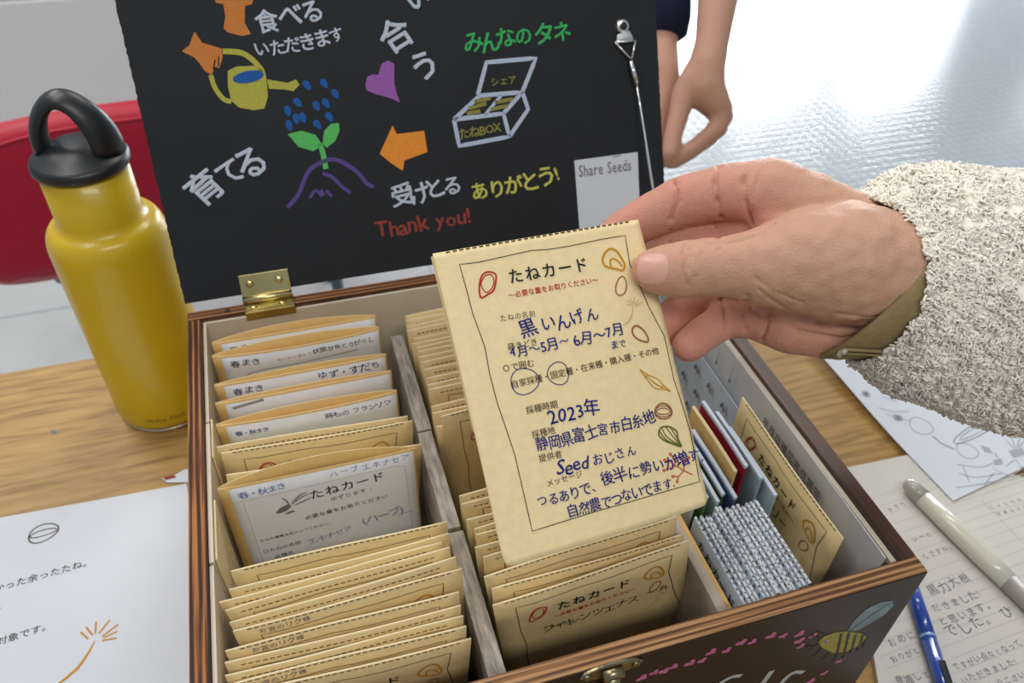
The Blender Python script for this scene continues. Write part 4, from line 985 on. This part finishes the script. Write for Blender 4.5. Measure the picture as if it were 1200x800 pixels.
# ------------------------------------------------------------------ hands
def body_from_spheres(name, chains, voxel, mt, parent, smooth_it=8, creases=(), flush=None, cuts=()):
    bm = BM()
    for ch_ in chains:
        for (a, b_) in zip(ch_, ch_[1:]):
            A_, B2 = Vector(a[:3]) / 1000, Vector(b_[:3]) / 1000; ra, rb = a[3] / 1000, b_[3] / 1000
            n = max(2, int((B2 - A_).length / (min(ra, rb) * .12)))
            for i in range(n + 1):
                t = i / n; mt_ = Matrix.Translation(A_.lerp(B2, t)) @ Matrix.Scale(ra + (rb - ra) * t, 4)
                bmesh.ops.create_icosphere(bm, subdivisions=2, radius=1, matrix=mt_ @ Euler((i * .7, i * 1.1, i * .4)).to_matrix().to_4x4())
    me = bpy.data.meshes.new('tmp'); bm.to_mesh(me); bm.free()
    o = bpy.data.objects.new('tmp', me); COL.objects.link(o)
    r_ = o.modifiers.new('r', 'REMESH'); r_.mode = 'VOXEL'; r_.voxel_size = voxel
    s_ = o.modifiers.new('s', 'SMOOTH'); s_.iterations = smooth_it; s_.factor = .6
    bpy.context.view_layer.update()
    me2 = bpy.data.meshes.new_from_object(o.evaluated_get(bpy.context.evaluated_depsgraph_get()))
    bpy.data.objects.remove(o); bpy.data.meshes.remove(me)
    n = len(me2.vertices); co = np.zeros(n * 3); me2.vertices.foreach_get('co', co); co = co.reshape(-1, 3)
    no = np.zeros(n * 3); me2.vertices.foreach_get('normal', no); no = no.reshape(-1, 3)
    # creases: shallow grooves along polylines near the surface
    disp = np.zeros(n); eye = Vector((0.07509,-0.42941,0.47637))
    if creases: tree = BVHTree.FromPolygons([tuple(c) for c in co], [p.vertices[:] for p in me2.polygons])
    for pts, depth, sig in creases:
        P = []
        for p in pts:   # set each crease point down on the skin
            h = tree.ray_cast(eye, (Vector(p[:3]) / 1000 - eye).normalized()); P.append(np.array(h[0] if h[0] else Vector(p[:3]) / 1000))
        d = np.full(n, 1e9)
        for a, b_ in zip(P, P[1:]):
            ab = b_ - a; t = np.clip(((co - a) @ ab) / (ab @ ab), 0, 1)
            q = a + t[:, None] * ab
            d = np.minimum(d, np.linalg.norm(co - q, axis=1))
        d = d * 1000
        disp = np.minimum(disp, -1.7 * depth * np.exp(-(d / (sig * .85)) ** 2))
    co = co + no * (disp / 1000)[:, None]
    me2.vertices.foreach_set('co', co.ravel())
    if flush is not None:
        at = me2.attributes.new('flush', 'FLOAT', 'POINT'); val = np.zeros(n)
        for p, rad, amt in flush:
            d = np.linalg.norm(co - np.array(p[:3]) / 1000, axis=1) * 1000; val = np.maximum(val, amt * np.exp(-(d / rad) ** 2))
        at.data.foreach_set('value', val)
    me2.materials.clear(); me2.materials.append(M[mt])
    for p in me2.polygons: p.use_smooth = True
    me2.update()
    o = bpy.data.objects.new(name, me2); COL.objects.link(o); o.parent = parent
    return o
pers = tag(empty('person'), 'person in cream fleece coat reaching from the right, holding up the seed packet', 'person')
chains = [
 [(224.7,-168.9,261.1,9.2),(228.8,-170.9,261.3,11.4),(237.5,-174.3,262.5,13.4),(246.4,-177.1,264.1,13.4),(258.3,-182.1,265.9,14.2),(271.7,-187.8,267.4,18.5),(287.7,-192,270.1,24),(304.5,-196.7,269.3,28),(326.3,-203.1,264,28),(357.8,-209.8,258.8,28),(401.9,-220.9,256.3,28)],
 [(314.8,-175.4,274.6,17),(289.5,-154.3,282.4,16.5),(271.8,-143.2,279.1,13.6),(254.6,-135.7,272.1,12.8),(239.7,-131.8,263.5,11),(229.7,-130.5,258.5,9.8),(219.9,-130.7,253.3,8)],
 [(317.3,-182.3,260.6,17),(291.9,-157.9,265.9,15),(274,-148.9,255.8,10.8),(256.6,-139.2,251,10.5),(242.9,-136.6,242.9,9.5),(229.2,-138.4,236.3,8.5)],
 [(318.6,-192.3,250.3,17),(294.3,-171.3,244.8,14),(281.3,-161.1,236.2,10.5),(259.4,-157,226.9,10.5),(247,-160.2,222.1,9.5),(238.3,-165.2,218.2,9)],
 [(329,-207,244.3,19),(308.3,-204,237.2,16),(288.5,-193.8,233.8,13.5),(277.9,-181.9,230.7,10),(265.2,-176.5,229.1,9.2),(251.4,-180.6,225.9,8.8),(242.5,-184.7,224.5,8.2)],
 [(336.6,-192.4,264.1,21),(314.8,-175.4,274.6,17),(301.9,-164.6,280.2,16)],
 [(289.5,-154.3,282.4,15),(290.2,-166.7,269.4,14),(289.8,-183.1,251.7,14),(290.1,-194,235.6,13)],
 [(334.8,-202.5,249.6,24),(362.8,-209.3,249,26),(406.3,-220.9,248.8,26)]]
crs = [([(236.5,-173.8,276.2),(233.9,-177.3,274.5),(233.9,-180.7,272.4),(232.4,-183.4,269),(233.5,-187.2,263.8)], .8, .8), ([(239.2,-175.8,276.6),(236.7,-180.1,274.1),(236.9,-186.5,267.2)], .6, .7), ([(241.2,-180.4,275.3),(238.8,-186.4,268.1)], .4, .7), ([(237,-177.2,275.7),(234.6,-183.5,269.6)], .4, .6),
       ([(252.4,-196.8,260.1),(258.1,-201.2,257.5),(265.3,-205.8,251.9)], .9, 1.1), ([(256,-199.4,263.1),(263.7,-206,257.2),(275.5,-210.8,250.2)], .8, 1.1), ([(260.3,-200.8,266.1),(268.8,-208.5,260.9),(280.3,-212.6,256)], .6, 1.1), ([(259.4,-197,269.9),(268.7,-204.6,265),(278.6,-207.5,260.9)], .4, 1.0),
       ([(277,-212.5,248.9),(294.2,-220.3,246.5),(310.8,-223.3,249.1),(328.5,-226,249.3)], 1.3, 1.5), ([(284.1,-215.3,254.4),(299.6,-221.8,252.9),(321.2,-226.5,255.3)], .8, 1.2), ([(293.6,-215.6,257.4),(309.3,-221.4,256.6),(321.9,-224.2,258)], .5, 1.2), ([(274.5,-179.1,283.8),(270,-178.3,278.6),(261.2,-173.6,273),(250.2,-170.5,272.5)], .8, 1.4),
       ([(248.3,-134.3,283.5),(248,-139.7,280.6),(246.6,-143.4,276.2),(244.8,-144.3,268.6)], 1.3, 1.2), ([(250.5,-135.5,282.9),(249.2,-143,277.4)], .6, .8), ([(266.7,-141.4,292.8),(262,-147.7,289),(260.7,-154.4,282.8),(263,-158.1,275.1)], 1.4, 1.3), ([(275.4,-150.3,299.9),(270,-157.5,293.4),(268.3,-165.6,287),(268.9,-172.1,280.3)], 1.0, 1.3), ([(281,-152,300),(276.2,-159.3,293.5),(269.7,-169.2,283.7)], .6, 1.2),
       ([(263.9,-152.6,267.8),(264,-157.4,264.2),(264,-159.6,258.8)], .9, 1.0), ([(243.5,-148.1,265.5),(241.3,-152.2,261.8)], .8, 1.0),
       ([(260.9,-175.7,242),(260.9,-180.7,238.2),(260.8,-184.7,230.9)], 1.2, 1.1), ([(268.3,-184.2,246),(264.9,-189.7,241.9),(264.5,-194,237.3)], .9, 1.0), ([(273.5,-194.5,245.9),(271.1,-198.9,240.3),(270.7,-199.6,233.3)], 1.3, 1.2)]
fl = [(p, r_, a_) for p, r_, a_ in zip([(224.7,-168.9,261.1),(229.3,-129.9,263.5),(252.6,-137.4,278.6),(267.9,-148.5,284.1),(271.7,-161.8,274.2),(265.1,-147.9,256.7),(244.8,-163.6,225.3),(241.6,-186,225.8),(261.2,-181.7,234.2),(276.6,-198.5,233.6),(295.1,-209.8,231),(277.4,-157.2,288.6)], (15, 22, 22, 20, 22, 25, 25, 20, 20, 22, 22, 18), (.55, 1, .9, .8, .8, 1, 1, 1, .9, .75, .6, .5))]
hand = body_from_spheres('hand', chains, .0009, 'skin', pers, 14, crs, fl)
hand['label'] = 'bare hand pinching the packet between thumb and fingers'
# thumbnail, laid on the thumb surface
bvh = BVHTree.FromPolygons([v.co[:] for v in hand.data.vertices], [p.vertices[:] for p in hand.data.polygons])
tc_, ta_ = [Vector(p[:3]) / 1000 for p in [(222.9,-168.4,261),(228.8,-170.9,261.3)]]
ax = (ta_ - tc_).normalized(); vd = (Vector((0.07509,-0.42941,0.47637)) - tc_).normalized(); vd = (vd - ax * vd.dot(ax) * .4 + Vector((0, 0, .12))).normalized()
sd = ax.cross(vd).normalized(); bm = BM(); NN = 14
rows = []
for j in range(NN + 1):
    rr_ = []
    for i in range(NN + 1):
        a = i / NN * 2 - 1; b_ = j / NN * 2 - 1
        l = (abs(a) ** 3 + abs(b_) ** 3) ** (1 / 3); s = max(abs(a), abs(b_)) / l if l else 1
        p = tc_ + ax * (.0022 + a * s * .0066) + sd * (b_ * s * .0068) + vd * .03
        h = bvh.ray_cast(p, -vd)
        q = (h[0] + vd * (.00035 - .0003 * max(abs(a), abs(b_)) ** 4)) if h[0] else (p - vd * .028)
        rr_.append(bm.verts.new(q))
    rows.append(rr_)
for j in range(NN):
    for i in range(NN): bm.faces.new((rows[j][i], rows[j][i + 1], rows[j + 1][i + 1], rows[j + 1][i]))
bmesh.ops.recalc_face_normals(bm, faces=bm.faces[:])
nl = obj('thumbnail', bm, 'nail', hand, True)

# sleeve
SA = [Vector(p[:3]) / 1000 for p in [(329.4,-191.8,256.2),(409.4,-219.3,254.6)]]
sax = (SA[1] - SA[0]).normalized(); slen = (SA[1] - SA[0]).length
sup = (Vector((0.1765,0.64041,0.74748)) - sax * Vector((0.1765,0.64041,0.74748)).dot(sax)).normalized(); snr = sax.cross(sup); 
if snr.dot(Vector((0.07509,-0.42941,0.47637)) - SA[0]) < 0: snr = -snr
def sleeve(s, a, dr=0.0):   # s metres along the arm, a angle (0 = up, pi/2 = towards camera)
    ru = .0475 + .10 * s * (1 if s > 0 else .3); rn_ = .043 + .03 * max(s, 0)
    ru -= .010 * math.exp(-(s / .010) ** 2) if s < .02 else .010 * math.exp(-(s / .010) ** 2)
    c = SA[0] + sax * (s + (.004 * max(0, math.sin(a)) - (.013 if math.cos(a) > 0 else .006) * math.cos(a) ** 2) * math.exp(-max(s, 0) / .06)) - sup * (.004 + .008 * (s / .2))
    if math.cos(a) < 0: ru += .0095 * math.cos(a) ** 2 * sstep(-.02, .05, s)
    ru += .004 * math.exp(-((s - .03) / .02) ** 2) * math.cos(a)
    return c + sup * (ru + dr) * math.cos(a) + snr * (rn_ + dr) * math.sin(a)
bm = BM(); NA, NSs = 72, 60; L0 = .16
G = []
for j in range(NSs + 1):
    s = L0 * j / NSs
    G.append([bm.verts.new(sleeve(s, 2 * math.pi * i / NA, .0022 * noise.noise(Vector((i * .5, j * .5, 1))))) for i in range(NA)])
inner = [bm.verts.new(sleeve(.004, 2 * math.pi * i / NA, -.005)) for i in range(NA)]
inner2 = [bm.verts.new(sleeve(.03, 2 * math.pi * i / NA, -.006)) for i in range(NA)]
for a_, b2 in [(inner2, inner), (inner, G[0])] + list(zip(G, G[1:])):
    for i in range(NA): bm.faces.new((a_[i], a_[(i + 1) % NA], b2[(i + 1) % NA], b2[i]))
bm.faces.new(G[-1]); bmesh.ops.recalc_face_normals(bm, faces=bm.faces[:])
SL = obj('sleeve', bm, 'fleece', pers, True); SL['label'] = 'cream curly fleece sleeve'
# curly tufts
NC = 12500; V_, F_ = [], []
rnd = random.Random(9)
for t in range(NC):       # little curled locks, seven strands to a lock
    s = rnd.uniform(-.001, .115) if t % 8 else rnd.uniform(.115, L0); a = rnd.uniform(0, 2 * math.pi)
    p0 = sleeve(s, a); n_ = (p0 - (SA[0] + sax * s)); n_ = (n_ - sax * n_.dot(sax)).normalized()
    t1 = n_.cross(Vector((rnd.uniform(-1, 1), rnd.uniform(-1, 1), rnd.uniform(-1, 1)))).normalized(); t2 = n_.cross(t1)
    spin = rnd.choice((-1, 1)); hgt = rnd.uniform(.0004, .0024); R1 = rnd.uniform(.0010, .0022); lean_ = t1 * rnd.uniform(0, 1.2)
    for q7 in range(6):
        th0 = rnd.uniform(0, 6.28); r0 = R1 * rnd.uniform(.5, 1.15); w0 = rnd.uniform(.00034, .0006); hh_ = hgt * rnd.uniform(.5, 1.3)
        base = len(V_); prevp = None; turn_ = rnd.uniform(1.6, 3.4)
        P5 = []
        for kq in range(5):
            f = kq / 4; th_ = th0 + spin * turn_ * f; rr = r0 * (1.15 - .55 * f)
            P5.append(p0 + t1 * (rr * math.cos(th_)) + t2 * (rr * math.sin(th_)) + n_ * (-.0008 + hh_ * math.sin(f * 2.3) + .0012 * f) + lean_ * (.0012 * f))
        for kq in range(5):
            d = (P5[min(kq + 1, 4)] - P5[max(kq - 1, 0)]).normalized(); e1 = d.cross(n_).normalized(); e2 = d.cross(e1); w = w0 * (1, 1.15, 1.1, .9, .35)[kq]
            for q in range(3): V_.append(tuple(P5[kq] + e1 * (w * math.cos(q * 2.094)) + e2 * (w * math.sin(q * 2.094))))
        for kq in range(4):
            for q in range(3):
                A0 = base + kq * 3 + q; A1 = base + kq * 3 + (q + 1) % 3; F_.append((A0, A1, A1 + 3, A0 + 3))
me = bpy.data.meshes.new('fleece_pile'); me.from_pydata(V_, [], F_)
fo = obj('fleece_pile', me, 'fleece', SL, True); fo['kind'] = 'stuff'
# suede lining, turned hem
bm = BM(); NA = 64
def lin_e(a): return .004 - .0235 * max(0, -math.cos(a + .25)) ** .8
def lring(f, dr): return [bm.verts.new(sleeve(0, 2 * math.pi * i / NA, dr) + sax * (f(2 * math.pi * i / NA))) for i in range(NA)]
rs = [lring(lambda a: .02, -.003), lring(lambda a: lin_e(a) * .3, -.0015), lring(lambda a: lin_e(a) * .9, -.001), lring(lambda a: lin_e(a) * 1.08, -.0026), lring(lambda a: lin_e(a) * .95, -.0042), lring(lambda a: .02, -.0055)]
for a_, b2 in zip(rs, rs[1:]):
    for i in range(NA): bm.faces.new((a_[i], a_[(i + 1) % NA], b2[(i + 1) % NA], b2[i]))
bmesh.ops.recalc_face_normals(bm, faces=bm.faces[:]); LN_ = obj('cuff_lining', bm, 'suede', pers, True); LN_['label'] = 'khaki suede lining at the cuff'
for da in (2.62, 2.70):
    bm = BM(); tube(bm, [sleeve(0, da, -.0002) + sax * (lin_e(da) * t + .004 * (1 - t)) for t in (0, .3, .6, .9, 1.05)], .0008, 8); obj('seam', bm, 'suede', LN_, True)
bm = BM(); tube(bm, [sleeve(0, 2.60 + .03 * t, .0004 + .0008 * math.sin(t * 2)) + sax * (lin_e(2.66) * 1.02) for t in range(5)], .0011, 8); obj('thread_tack', bm, 'thread', LN_, True)

# person beyond the table
p2 = tag(empty('person'), 'person beyond the lid, bare forearm and hand reaching down past navy sleeve', 'person')
ch2 = [[(888.1,1074.1,562.6,45),(757.6,779.7,382.6,38),(639.5,538,263.4,29),(590.2,433.4,209.4,25),(559.8,370.2,176.3,22.5),(534.6,324.7,148.9,18.5),(519.3,300.2,132.3,20),(513.6,286.3,115.4,22),(521.2,273.3,104.2,17)],
       [(533,318.8,142,17),(503.1,295.7,121.9,16),(492.1,289.6,111.6,14),(479.7,272.9,96.8,11),(468.6,257.2,83.6,10),(459.4,241.6,71.3,9)],
       [(513.6,286.3,115.4,18),(527.2,267.7,100.4,12),(520.2,256.1,85.4,10.5),(498.4,251.5,72.9,9.5),(476.5,244.6,65.5,8.5),(461,239.7,62.3,8)],
       [(526.5,281.6,99.9,14),(538.3,278.9,86,11),(520.2,269,69.1,10),(493.7,260.8,58.6,9),(473.6,254.6,52.5,8)]]
h2 = body_from_spheres('arm', ch2, .003, 'skin_far', p2, 5)
h2b = body_from_spheres('arm', [[(531.2,453.2,179.9,26),(510.6,394.3,124.7,20),(494.4,351.9,103.8,22),(479.5,320.2,79.6,22),(467.4,291.4,59.6,16),(462.4,267.3,47.2,10)]], .003, 'skin_far', p2, 5)
bm = BM(); tube(bm, [Vector(p[:3]) / 1000 for p in [(851.9,1231.6,643.4),(644.8,728.2,333.3),(536.4,472.1,202),(529.4,446.9,172.5),(520.1,417,144.8),(515.7,404.8,130.1),(514.5,400.4,125)]], [.062, .05, .036, .034, .033, .030, .022], 24); obj('sleeve', bm, 'navy', p2, True)

# ------------------------------------------------------------------ bottle
bt = tag(empty('water_bottle', (-.0485, .087, 0)), 'yellow insulated water bottle with black loop cap left of the box', 'bottle')
bm = BM(); R0 = .0385
prof = [(.033, .0032), (.0365, .0034), (R0, .009)] + [(R0, z_) for z_ in (.03, .06, .09, .12, .140, .157)] + [(R0 * math.cos(t) ** .55 * .30 + R0 * .70 if False else .0285 + (R0 - .0285) * math.cos(t) ** .8, .157 + .017 * math.sin(t)) for t in [math.pi / 2 * i / 9 for i in range(1, 9)]] + [(.0280, .1755), (.0272, .180), (.0270, .2150)]
lathe(bm, prof, 64); obj('body', bm, 'bottle', bt, True)
bm = BM(); lathe(bm, [(.030, 0), (.0350, .0), (.0372, .0028), (.0350, .0033)], 48); obj('base', bm, 'steel_base', bt, True)
bm = BM(); lathe(bm, [(.0265, .2140), (.0290, .2145), (.0298, .2160), (.0298, .2190), (.0288, .2210), (.0270, .2220), (.021, .2255), (.015, .2290), (.009, .2303), (.001, .2305)], 56); cp = obj('cap', bm, 'cap', bt, True)
bm = BM(); hp, hr = [], []
for i in range(25):
    t = math.pi * (i / 24); x = -.0175 * math.cos(t) - .004 * math.copysign(abs(math.cos(t)) ** 4, math.cos(t)); z = .222 + .036 * math.sin(t) ** .75
    hp.append((x * math.cos(-.35), x * math.sin(-.35), z)); e_ = abs(math.cos(t)) ** 3; hr.append((.0040 + .0015 * e_, .0078 + .0035 * e_))
tube(bm, hp, hr, 20, up=(1, 0, 0)); obj('carry_loop', bm, 'cap', cp, True)
kk = Ink(lambda u, v, w=0: Vector((math.sin(u / 38.5) * (R0 + w / 1000), -math.cos(u / 38.5) * (R0 + w / 1000), v / 1000 * -1 + .02)), .1)
kk.text('Hydro Flask', -13, 6, 17, 6, 'bottle_mark'); kk.done('bottle_lettering', bt)

# ------------------------------------------------------------------ papers, pens
def flat(name, pts, mt, z0, t, label, cat, lift=None):
    c = Vector((sum(p[0] for p in pts) / len(pts), sum(p[1] for p in pts) / len(pts), 0)) / 1000
    e = empty(name, (c.x, c.y, z0)); tag(e, label, cat); bm = BM(); lf = lift or (lambda x, y: 0)
    if len(pts) == 4:
        P = [Vector((p[0], p[1], 0)) / 1000 - c for p in pts]
        fn = lambda s_: (lambda u, v: (lambda q: Vector((q.x, q.y, s_ + lf(q.x + c.x, q.y + c.y))))((P[0].lerp(P[1], u)).lerp(P[3].lerp(P[2], u), v)))
        A = grid(bm, fn(t), 24, 24); B = grid(bm, fn(0), 24, 24, True)
        for a, b_ in ((A[0], B[0]), (A[-1], B[-1]), ([r_[0] for r_ in A], [r_[0] for r_ in B]), ([r_[-1] for r_ in A], [r_[-1] for r_ in B])):
            for i in range(len(a) - 1): bm.faces.new((a[i], a[i + 1], b_[i + 1], b_[i]))
    else:
        a_ = [bm.verts.new(Vector((p[0], p[1], t * 1000)) / 1000 - c) for p in pts]; b2 = [bm.verts.new(Vector((p[0], p[1], 0)) / 1000 - c) for p in pts]
        bm.faces.new(a_); bm.faces.new(b2)
        for i in range(len(pts)): bm.faces.new((a_[i], a_[(i + 1) % len(pts)], b2[(i + 1) % len(pts)], b2[i]))
    bmesh.ops.recalc_face_normals(bm, faces=bm.faces[:]); obj('sheet', bm, mt, e)
    # print surface: absolute table millimetres, v = -y
    surf = lambda u, v, w=0: Vector((u / 1000, v / 1000, 0)) - c + Vector((0, 0, t + w / 1000 + lf(u / 1000, v / 1000)))
    return e, surf
def ttext(kk, t, a, mt, **k):
    s0 = kk.surf; kk.surf = lambda u, v, w=0: s0(u, -v, w); kk.text(t, a[0], -a[1], a[2], -a[3], mt, **k); kk.surf = s0
lp, ls = flat('paper_sheet', [(-192.6,-1.3),(-35.2,-6.6)] + [(-8, -290), (-235, -300)], 'paper', .0003, .0003, 'white printed sheet on the table left of the box', 'paper')
kk = Ink(ls, .15)
ttext(kk, 'かった余ったたね。', (-155.1,-65,-94.8,-59.9), 'ink_black', off=.003)
ttext(kk, '対象です。', (-147.1,-105.1,-115.5,-101.9), 'ink_black', off=.003)
ttext(kk, '。', (-150,-79.1,-145.1,-78.7), 'ink_black')
kk.ring((-129.7,-24.4), 9.5, 7.5, .9, 'ink_brown', ang=.25); kk.ring((-129.7,-24.4), 8.5, 2.6, .8, 'ink_brown', ang=.1)
kk.curve([(-89.5,-118.3),(-92.8,-125.5),(-97.1,-132.7),(-101,-136.5),(-107.6,-141.1),(-113.8,-144.1)], 1.9, 'ink_gold', taper=True)
for q in ([(-93.6,-116),(-98.5,-109.8)], [(-91.2,-114.3),(-95.8,-107)], [(-89.8,-113.5),(-89.9,-105.1)], [(-87.8,-114.1),(-81.8,-106.2)], [(-85.6,-116.5),(-76.5,-110.8)], [(-85.1,-117.9),(-76.8,-115.5)], [(-85.4,-119.5),(-77,-120.2)]): kk.line(q, 1.1, 'ink_gold')
kk.done('printing', lp)
sp, ss = flat('paper_scrap', [(-52.6,3.3),(-44.2,3.4),(-37,7.2),(-32.1,6.7),(-31,-6.9),(-48.9,-1.9)], 'paper', .0007, .0003, 'small pale scrap with red-brown mark at the top of the left sheet', 'paper')
kk = Ink(ss, .15); kk.fill([(-52,3.5),(-44.8,4),(-41.8,1.1),(-49.6,0.4)], 'c_red'); kk.done('red_mark', sp)

nb, ns_ = flat('notebook', [(439.4,-129.4),(514.9,-132.2),(639.7,-154.5),(669.9,-249.4)][:1] + [(514.9,-132.2)] + [(628.2,-221.9), (575, -420), (310, -420)][:3] + [(330, -345)], 'notebook', .0003, .004, 'open cream notebook with handwriting on the right under the pens', 'notebook')
kk = Ink(ns_, .15)
for t, a, s in (('黒力大根', (432.6,-239.8,468.2,-237.5), 1), ('だきました!', (427,-250.4,465.8,-249.4), 1), ('と思います。', (424.9,-259.7,469.7,-258.3), 1), ('でした。', (423.6,-267.8,463.9,-267.3), 1), ('ひ', (468.9,-266.2,478.1,-265.1), 1),
                ('おめに', (383.8,-262.8,406,-262.1), 1), ('おりがとう', (379,-271.8,406.5,-270.6), 1), ('ですがい点なくなって', (413.2,-286.9,466.7,-285.1), 1), ('いただきました!', (411.9,-295.4,454.4,-294.3), 1), ('ありがとうございます', (411.1,-303.8,464,-301.6), 1), ('意識して', (373.1,-284,397.1,-286.6), 1),
                ('ぞでう', (448,-175.2,466.1,-172.5), .9), ('いーと', (448.8,-201,466.6,-200.2), .9), ('くですね。', (446.7,-214.7,475.2,-212.9), .9), ('こんにちは', (521.5,-193,551.7,-193.7), .6), ('天気もよく', (522,-199.4,550.8,-199.8), .6)):
    ttext(kk, t, a, 'ink_grey', k=s * .88, jit=1)
for i in range(26):
    y = -160 - i * 8; kk.line([(400 + max(0, -y - 160) * -.25, y - 2), (700, y + 14)], .18, 'ink_pale')
kk.line([(521.4,-183.4),(523.8,-222.5),(529.4,-265.8)], .3, 'ink_pale')
kk.done('handwriting', nb)

def curl(x, y):
    d = max(0, 1 - abs((x - .47)) / .09) * sstep(-.13, -.01, y); return .008 * d + .0055
rp_, rs_ = flat('paper_sheet', [(487.8,-2.5)] + [(760, 20), (690, -150)] + [(499.4,-178.8)][:1], 'paper', .0, .0003, 'white sheet with small grey drawings on the right below the sleeve', 'paper', curl)
kk = Ink(rs_, .2)
def z0(*p): return p
for c, ru, rv in (((501.6,-68.8), 3.0, 3.0), ((512.1,-97.7), 3.5, 3.0), ((524.9,-110), 9, 9), ((543,-141.9), 8, 8)): kk.ring(c, ru, rv, .7, 'ink_grey' if ru < 5 else 'ink_pale')
kk.blob((501.6,-68.8), 2, 2, 'ink_grey'); kk.blob((512.1,-97.7), 2.6, 2, 'ink_grey')
kk.ring((564.7,-125.9), 26, 5, .6, 'ink_grey', ang=.25); kk.ring((564.7,-125.9), 19, 2.5, .8, 'ink_pale', ang=.25)
kk.curve([(527,-121.9),(528.8,-129.8),(534.5,-137.7)], .9, 'ink_grey')
for q in ([(502.3,-84.1),(513.6,-91.3),(525.8,-93.7)], [(513.6,-74.2),(522.4,-82.7)], [(505,-91.8),(520.5,-103.9)], [(509.9,-169.6),(533.4,-172.1),(569.1,-173)], [(525.8,-151.2),(541.3,-158.2),(554,-157.5)], [(521.3,-158.6),(531.1,-165.6),(553.1,-167.6)], [(549.7,-162.3),(558.3,-170.8),(574.7,-166.8)], [(529.1,-153.9),(523.2,-167.6)], [(561.2,-163),(572.6,-160.1),(570.9,-169.2)], [(532.3,-173.5),(546.7,-165.8)]): kk.curve(q, .7, 'ink_pale')
for q in ([(574.4,-150.8),(587.5,-150.9),(584.9,-157.4),(573.2,-157.6)], [(555.8,-155.3),(563.5,-155.8),(561.1,-160.3),(553.4,-159.9)], [(557.2,-139.6),(561.9,-143.7),(560.8,-149.6),(555.5,-146.4)]): kk.fill(q, 'ink_pale')
for q in ([(581.6,-150.1),(587.5,-139.8)], [(583.6,-149.8),(595.6,-140.2)], [(580.3,-149.8),(580.9,-141.7)], [(560.9,-155),(562.7,-149.3)], [(584.9,-150.1),(596.9,-144.3)]): kk.line(q, .9, 'ink_pale')
kk.done('printed_drawings', rp_)

def pen(name, a, b_, prof, label, extra=None):
    a = Vector((a[0] / 1000, a[1] / 1000, a[2])); b_ = Vector((b_[0] / 1000, b_[1] / 1000, b_[2])); d = (b_ - a); L = d.length; d.normalize()
    e = empty(name, tuple(a)); tag(e, label, 'pen')
    for nm, mt, pts in prof:
        bm = BM(); tube(bm, [d * (L * s) for s, r in pts], [r for s, r in pts], 24); obj(nm, bm, mt, e, True)
    return e, d, L
pen('ivory_pen', (472.1,-157.1, .0115), (494.7,-319.4, .0115),
    [('end_cap', 'pen_cap', [(0, .001), (.006, .0035), (.02, .0052), (.05, .0062), (.11, .0066)]), ('barrel', 'pen_body', [(.11, .0066), (.3, .0070), (.45, .0070), (.56, .0066)]), ('grip', 'pen_grip', [(.56, .0066), (.8, .0064), (.97, .004), (1.0, .001)])],
    'thick ivory pen with khaki rounded end lying on the notebook')
be, bd, bL = pen('blue_pen', (423.4,-227, .0093), (388.2,-316.1, .0093),
    [('cap_end', 'pen_blue', [(0, .0044), (.42, .0047)]), ('ring', 'pen_ring', [(.42, .0049), (.44, .0049)]), ('barrel', 'pen_blue', [(.44, .0047), (.98, .0046), (1, .003)])],
    'blue pen on the notebook beside the front right corner of the box')
bm = BM(); tube(bm, [bd * (bL * .62) + Vector((.001, 0, .0056)), bd * (bL * .95) + Vector((.001, 0, .0056))], [(.0008, .002), (.0008, .002)], 10, up=(0, 0, 1)); obj('clip', bm, 'cap', be)
bm = BM(); tube(bm, [bd * (bL * .62) + Vector((.0042, .001, .0026)), bd * (bL * .8) + Vector((.0042, .001, .0026))], [(.0006, .0028)] * 2, 10, up=(.6, 0, .8)); obj('sticker', bm, 'paper', be)
